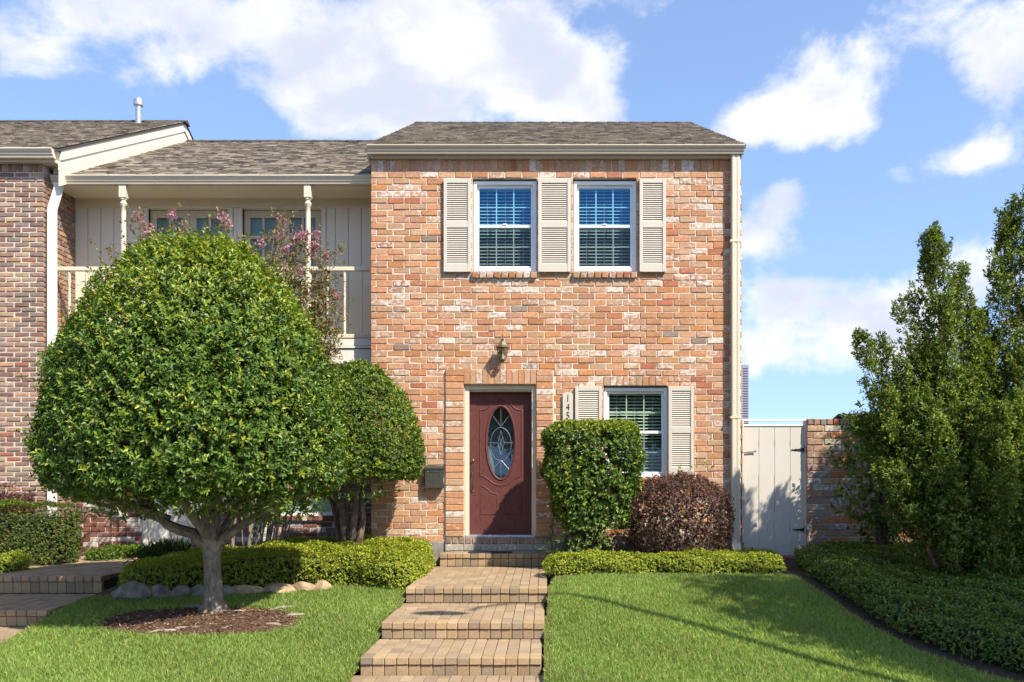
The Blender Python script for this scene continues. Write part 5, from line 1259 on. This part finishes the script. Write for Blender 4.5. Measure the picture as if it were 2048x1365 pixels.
# strap-leaved clump
rg = np.random.default_rng(74); n = 900; cx_, cy_ = PX(343, -.35), -.35
a = rg.uniform(0, 2 * np.pi, n); e = rg.uniform(.25, 1.35, n); base = np.stack([cx_ + rg.normal(0, .12, n), cy_ + rg.normal(0, .10, n), np.full(n, .58)], 1)
d = np.stack([np.cos(a) * np.cos(e), np.sin(a) * np.cos(e), np.sin(e)], 1); ln1 = rg.uniform(.25, .42, n)
V1, T1, C1 = leaf_soup(base, d, np.tile([0, 0, 1.], (n, 1)) + rg.normal(0, .2, (n, 3)), ln1, np.full(n, .010), tints(n, [(DEEP, 3), ((.03, .07, .018), 3), (OLIVE, 1)], rg))
d2 = unit(d * [1, 1, .1] - [0, 0, .55]); V2, T2, C2 = leaf_soup(base + d * ln1[:, None] * .85, d2, np.tile([0, 0, 1.], (n, 1)), ln1 * .5, np.full(n, .009), C1[::4])
V, T, C = join([(V1, T1, C1), (V2, T2, C2)]); o = soup('grass_clump', V, T, M_LEAF_S, None, C); tag(o, 'dark strap-leaved grass clump behind the ground cover near the neighbouring door', 'ornamental grass')

# ------------------------------------------------------------------ cypress at the right
CYX, CYY = PX(1985, -1.95), -1.95
cyp = thing('cypress', 'tall dark feathery cypress with several pointed plumes before the garden wall', 'tree', (CYX, CYY, gz(CYX, CYY)))
rg = np.random.default_rng(81); pr = random.Random(81); mb = MB()
plumes = []
def plume(px0, py0, px1, py1, hw, y0=CYY, y1=CYY, n=900, sharp=1.0): plumes.append((P(px0, py0, y0), P(px1, py1, y1), hw / F * (D + (y0 + y1) / 2) * 1.0, n, sharp))
plume(1905, 950, 1864, 478, 76, CYY, CYY - .1, 1600, 1.3); plume(1900, 780, 1884, 500, 26, CYY, CYY, 380); plume(1930, 900, 1922, 555, 54, CYY + .2, CYY + .15, 900); plume(1880, 860, 1796, 618, 22, CYY, CYY - .2, 330); plume(1890, 800, 1824, 590, 24, CYY + .1, CYY, 320)
plume(2040, 900, 2040, 412, 62, CYY + .3, CYY + .4, 1500, .6); plume(2040, 760, 1990, 535, 26, CYY + .2, CYY + .3, 380); plume(2075, 800, 2010, 440, 34, CYY + .5, CYY + .5, 600); plume(2120, 1000, 2110, 430, 70, CYY + .2, CYY + .2, 1500)
plume(1800, 930, 1724, 688, 30, CYY - .1, CYY - .3, 520); plume(1810, 900, 1763, 690, 22, CYY, CYY - .1, 330); plume(1850, 920, 1800, 740, 34, CYY - .2, CYY - .2, 480); plume(1975, 900, 1960, 640, 40, CYY + .4, CYY + .5, 600); plume(2000, 860, 1985, 690, 40, CYY + .3, CYY + .4, 500)
plume(1850, 1080, 1770, 800, 62, CYY - .3, CYY - .4, 1200); plume(1900, 1130, 1850, 820, 80, CYY - .4, CYY - .5, 1700); plume(1970, 1180, 1940, 830, 80, CYY - .5, CYY - .5, 1700); plume(2040, 1190, 2030, 820, 80, CYY - .3, CYY - .3, 1700); plume(2110, 1180, 2110, 800, 80, CYY, CYY, 1300)
plume(1830, 1010, 1722, 850, 42, CYY - .2, CYY - .2, 620); plume(1860, 1110, 1775, 950, 48, CYY - .5, CYY - .6, 700); plume(1990, 1080, 2000, 830, 40, CYY - .75, CYY - .7, 700); plume(1920, 1140, 1880, 960, 60, CYY - .6, CYY - .7, 900); plume(1850, 900, 1845, 700, 44, CYY + .3, CYY + .3, 600); plume(1940, 1000, 1925, 760, 60, CYY, CYY, 900)
plume(1990, 960, 1975, 720, 62, CYY + .1, CYY + .1, 900); plume(2050, 980, 2045, 700, 70, CYY - .1, CYY, 1000); plume(1950, 860, 1945, 640, 42, CYY + .1, CYY + .2, 600); plume(1880, 930, 1850, 730, 60, CYY, CYY - .1, 800); plume(2010, 1150, 2000, 900, 85, CYY - .2, CYY - .2, 1400); plume(1900, 1060, 1870, 850, 80, CYY - .1, CYY - .1, 1200)
plume(2000, 1200, 1960, 1060, 60, CYY - .6, CYY - .7, 700); plume(2060, 1210, 2050, 1050, 60, CYY - .6, CYY - .6, 700)
parts = []
for a, b, hw, n, sharp in plumes:
    ax = b - a; L = ax.length; axn = np.array(ax.normalized()); ns = max(14, int(n / 7.5))
    t = rg.beta(1.0, .95, ns); rad = hw * np.clip(t / .25 + .35, 0, 1) * np.clip(1 - t, 0, 1) ** (.5 * sharp)
    rv = rg.normal(0, 1, (ns, 3)); rv = unit(rv - (rv @ axn)[:, None] * axn); r0 = rad * rg.uniform(.15, .95, ns)
    p0 = np.array(a) + axn * (t * L)[:, None] + rv * r0[:, None]; sd = unit(axn * .8 + rv * rg.uniform(.15, .75, ns)[:, None] + np.array([0, 0, .35]) + rg.normal(0, .12, (ns, 3))); sl_ = rg.uniform(.14, .34, ns) * (1.1 - .45 * t)
    m = 17; u_ = rg.uniform(0, 1, (ns, m)); w_ = .055 * (1 - u_ * .85); q_ = unit(rg.normal(0, 1, (ns, m, 3)))
    base = p0[:, None] + sd[:, None] * (u_ * sl_[:, None])[..., None] + q_ * w_[..., None]; nn = unit(sd[:, None] + q_ * .6)
    tone = rg.uniform(.7, 1.3, ns)[:, None, None] * np.ones((ns, m, 1))
    v_, t_, c_ = sprigs(base.reshape(-1, 3), nn.reshape(-1, 3), rg, 4, .05, .044, .018, [((.12, .19, .030), 4), ((.19, .25, .036), 4), ((.065, .115, .022), 3), ((.28, .28, .06), 1)], None, 0, .2, .6, .2)
    c_[:, :3] *= np.repeat(tone.reshape(-1), 16)[:, None]; parts.append((v_, t_, c_))
    branch(mb, a - ax * .15, a + ax * .85, max(.012, hw * .08), .004, pr, 7, .03)
V, T, C = join(parts); o = soup('crown', V, T, M_NEEDLE, cyp, C); o['kind'] = 'stuff'
for dx_ in (-.05, .22): branch(mb, (CYX + dx_, CYY - .1, gz(CYX, CYY) - .05), (CYX + dx_ * 2, CYY, 2.2), .075, .05, pr, 6, .05)
for q in plumes: branch(mb, (CYX + .1, CYY, 1.0), q[0], .04, .02, pr, 6, .08)
mb.build('stems', M_BARK_R, cyp)

# ------------------------------------------------------------------ shade tree at the kerb, right of the view
sx, sy = 7.3, -7.0
st = thing('shade_tree', 'loose broadleaf street tree standing at the kerb beside the lamp', 'tree', (sx, sy, 0))
rg = np.random.default_rng(91); pr = random.Random(91); mb = MB()
tr = branch(mb, (sx, sy, -.05), (sx + .1, sy - .1, 3.6), .16, .11, pr, 6, .06); pts_ = []; nrs = []
for i in range(36):
    a = i * 2.4; h = pr.uniform(.1, 1); r = pr.uniform(.6, 2.0); e = Vector((sx + r * math.cos(a), sy + r * math.sin(a), 4.4 + 2.7 * h))
    q = branch(mb, tr[-1] + Vector((0, 0, -.6 * pr.random())), e, .05, .012, pr, 7, .18)
    for _ in range(420):
        k = pr.randrange(3, 7); v = Vector(q[k]).lerp(Vector(q[min(k + 1, 7)]), pr.random()); pts_.append(v + Vector((pr.gauss(0, .26), pr.gauss(0, .26), pr.gauss(0, .2)))); nrs.append((pr.gauss(0, 1), pr.gauss(0, 1), .6))
mb.build('trunk', M_BARK, st, smooth=True)
V, T, C = sprigs(np.array(pts_), unit(np.array(nrs)), rg, 5, .16, .13, .06, [(DEEP, 3), (MID, 4), (OLIVE, 2)]); o = soup('crown', V, T, M_LEAF, st, C); o['kind'] = 'stuff'

# ------------------------------------------------------------------ trees across the street, which the ground-floor glass mirrors
ft = thing('street_tree', 'round-headed tree in the row on the far side of the street', 'tree', (0, 0, 0), 'trees across the street')
rg = np.random.default_rng(95); mb = MB(); branch(mb, (0, 0, -.1), (0, 0, 4), .22, .15, pr, 5, .05)
for i in range(9): branch(mb, (0, 0, 3.4), (2.4 * math.cos(i * .7), 2.4 * math.sin(i * .7), 6 + (i % 3)), .1, .03, pr, 5, .15)
ftt = mb.build('trunk', M_BARK_D, ft)
pp, nn = revolve_pts([(.2, 3.2), (2.4, 3.4), (3.5, 4.6), (3.6, 6.0), (2.9, 7.6), (1.6, 8.8), (0, 9.2)], (0, 0), 2600, rg, .35, 1.0)
V, T, C = sprigs(pp, nn, rg, 6, .4, .30, .14, [(DEEP, 4), (MID, 4), (OLIVE, 1)]); ftc = soup('crown', V, T, M_LEAF, ft, C); ftc['kind'] = 'stuff'
for i, x in enumerate((-13.5, -6.5, 7.0, 14.0)):
    c = ft.copy(); COL.objects.link(c); c.location = (x, -27 + (i % 2) * 1.5, 0); c.rotation_euler.z = i * 1.3
    for ch_ in (ftt, ftc):
        d_ = ch_.copy(); COL.objects.link(d_); d_.parent = c
ft.location = (.5, -27.5, 0)

# ------------------------------------------------------------------ lawn grass
def grass(poly, dens, label, seed):
    rg = np.random.default_rng(seed); xs = [p[0] for p in poly]; ys = [p[1] for p in poly]; n = int((max(xs) - min(xs)) * (max(ys) - min(ys)) * dens)
    x = rg.uniform(min(xs) - .02, max(xs) + .02, n); y = rg.uniform(min(ys), max(ys), n); m = in_poly(x, y, poly); d, _, _ = poly_dist(x, y, poly)
    edge = .08 + .05 * np.sin(x * 9) * np.sin(y * 7); thin = np.clip(d / edge, .15, 1)
    bare = in_mulch(x, y, 1.0 + 0 * x) | (in_mulch(x, y, 1.14) & (rg.uniform(0, 1, n) < .7))
    m &= (rg.uniform(0, 1, n) < thin) & ~bare & ((y > -5.6) | (rg.uniform(0, 1, n) < .35)); x, y = x[m], y[m]; n = len(x)
    b = np.stack([x, y, ground_z(x, y) + .002], 1); th = rg.uniform(0, 2 * np.pi, n); ln = rg.uniform(.030, .062, n); lean = rg.uniform(.3, 1.25, n)
    dv = np.stack([np.cos(th) * np.sin(lean), np.sin(th) * np.sin(lean), np.cos(lean)], 1); sd = unit(np.cross(dv, np.array([0, 0, 1.]) + rg.normal(0, .35, (n, 3)))); w = rg.uniform(.0032, .0052, n)[:, None]
    V = np.stack([b - sd * w, b + sd * w, b + dv * ln[:, None]], 1).reshape(-1, 3); T = np.arange(3 * n).reshape(-1, 3)
    patch = .5 + .5 * np.sin(x * 1.7 + 2 * np.sin(y * 1.3)) * np.sin(y * 2.1 + x); worn = np.clip(np.sin(x * 2.9 + 1.7 * np.sin(y * 2.3)) * np.sin(y * 3.3 + x * 1.1) - .55, 0, 1); dry = rg.uniform(0, 1, n) < (.03 + .05 * patch + .5 * worn + .35 * np.clip(1 - d[m] / .12, 0, 1))
    c = tints(n, [((.235, .34, .070), 5), ((.165, .26, .048), 3), ((.32, .41, .115), 3)], rg, .30); c[:, :3] *= (.86 + .26 * patch)[:, None]
    c[dry] = tints(int(dry.sum()), [((.24, .24, .08), 1)], rg)
    o = soup('grass', V, T, M_GRASS, None, np.repeat(c, 3, 0)); tag(o, label, 'grass', None, 'stuff')
grass(LAWN_L, 11000, 'short green lawn grass around the clipped tree and its mulch bed', 101)
grass(LAWN_R, 11000, 'short green lawn grass between the front path and the dark ground cover', 102)

# mulch chips and exposed roots under the tree
rg = np.random.default_rng(111); n = 5200; a = rg.uniform(0, 2 * np.pi, n); r = np.sqrt(rg.uniform(0, 1, n)) * 1.04
x = MULCH_C[0] + MULCH_R[0] * r * np.cos(a); y = MULCH_C[1] + MULCH_R[1] * r * np.sin(a); z = ground_z(x, y) + .014 + .03 * np.clip(1 - r * r, 0, 1)
d = unit(np.stack([rg.normal(0, 1, n), rg.normal(0, 1, n), rg.normal(0, .22, n)], 1))
V, T, C = leaf_soup(np.stack([x, y, z], 1), d, np.tile([0, 0, 1.], (n, 1)) + rg.normal(0, .3, (n, 3)), rg.uniform(.02, .06, n), rg.uniform(.006, .014, n), tints(n, [((.16, .09, .055), 5), ((.26, .16, .10), 3), ((.09, .055, .04), 3), ((.42, .33, .25), 1)], rg), .1)
o = soup('mulch', V, T, M_CHIP, None, C); tag(o, 'loose brown wood mulch around the foot of the clipped tree', 'mulch', None, 'stuff')
pr = random.Random(5)
rootm = mat_bark('root_bark', (.20, .16, .12), (.33, .28, .22))
for px, py, l in ((330, 1285, .22), (365, 1279, .16), (395, 1277, .12), (480, 1229, .16), (572, 1212, .22), (590, 1253, .18), (545, 1270, .15), (390, 1216, .16), (300, 1262, .12)):
    c = P(px, py, -3.3); 
    for _ in range(6):
        zz = gz(c.x, c.y); dd = (HC - zz) * F / (py - CY); c = Vector((PX(px, dd - D), dd - D, gz(PX(px, dd - D), dd - D)))
    an = pr.uniform(-.3, .7); dv = Vector((math.cos(an), math.sin(an) * .6, 0)) * l
    MB().tube([c - dv + Vector((0, 0, -.02)), c - dv * .3 + Vector((0, 0, .018)), c + dv * .4 + Vector((0, 0, .016)), c + dv + Vector((0, 0, -.02))], [.010, .018, .017, .008], 7).build('root', rootm, tree, smooth=True)
# boulders along the ground cover
BO = [(254, 1174, 36, 22), (322, 1174, 25, 17), (356, 1176, 22, 16), (402, 1170, 24, 15), (452, 1166, 22, 14), (497, 1163, 30, 16), (556, 1160, 36, 16), (608, 1157, 24, 15), (645, 1160, 20, 12)]
look = ['big grey boulder at the end of the ground cover by the neighbouring steps', 'grey boulder with a sloping top beside the big end boulder', 'small low grey stone wedged between two boulders', 'pale mottled boulder just behind the tree trunk', 'low grey boulder close by the tree trunk', 'rounded tan boulder edging the yellow-green ground cover', 'long flat tan boulder edging the yellow-green ground cover', 'squarish tan boulder edging the yellow-green ground cover', 'small pointed tan boulder at the path end of the edging']
for i, (px, py, hw, hh_) in enumerate(BO):
    rq = random.Random(200 + i); yy = -2.75 + .0011 * (px - 250); c = P(px, py, yy); s_ = (D + yy) / F; g = gz(c.x, yy)
    bm = bmesh.new(); bmesh.ops.create_icosphere(bm, subdivisions=3, radius=1)
    off = [Vector((rq.uniform(-1, 1), rq.uniform(-1, 1), rq.uniform(-1, 1))).normalized() for _ in range(13)]
    for v in bm.verts:
        for o_ in off:
            dd = v.co.dot(o_)
            if dd > .58: v.co -= o_ * (dd - .58) * .97
        v.co *= 1 + rq.uniform(-.02, .02)
        v.co = Vector((v.co.x * hw * s_ * 1.35 + c.x, v.co.y * hw * s_ * .8 + yy, v.co.z * max(hh_ * s_ * 1.3, .08) + g + hh_ * s_ * .36))
    me = bpy.data.meshes.new('boulder'); bm.to_mesh(me); bm.free()
    me.materials.append(M_ROCK if i < 5 else mat_simple('tan_boulder', (.33, .24, .145), .9, .15, 0, 9, .4, .8, .03)); me.polygons.foreach_set('use_smooth', [True] * len(me.polygons)); me.set_sharp_from_angle(angle=R(24))
    o = link('boulder', me); tag(o, look[i], 'boulder', 'boulders edging the lawn')
# hose behind the square shrub
hx_, hy_ = PX(1150, -.45), -.45
pts_ = [(hx_ + .16 * math.cos(t) * (1 - t * .004), hy_ + .06 * math.sin(t) + .004 * t, .80 + .20 * math.sin(t) + .002 * t) for t in np.linspace(0, 6 * math.pi, 80)] + [(hx_ + .25, hy_ - .15, .7), (hx_ + .4, hy_ - .3, .64)]
o = MB().tube(pts_, .011, 8).build('garden_hose', M_HOSE, None, smooth=True); tag(o, 'coiled green garden hose on the ground behind the square shrub', 'hose')
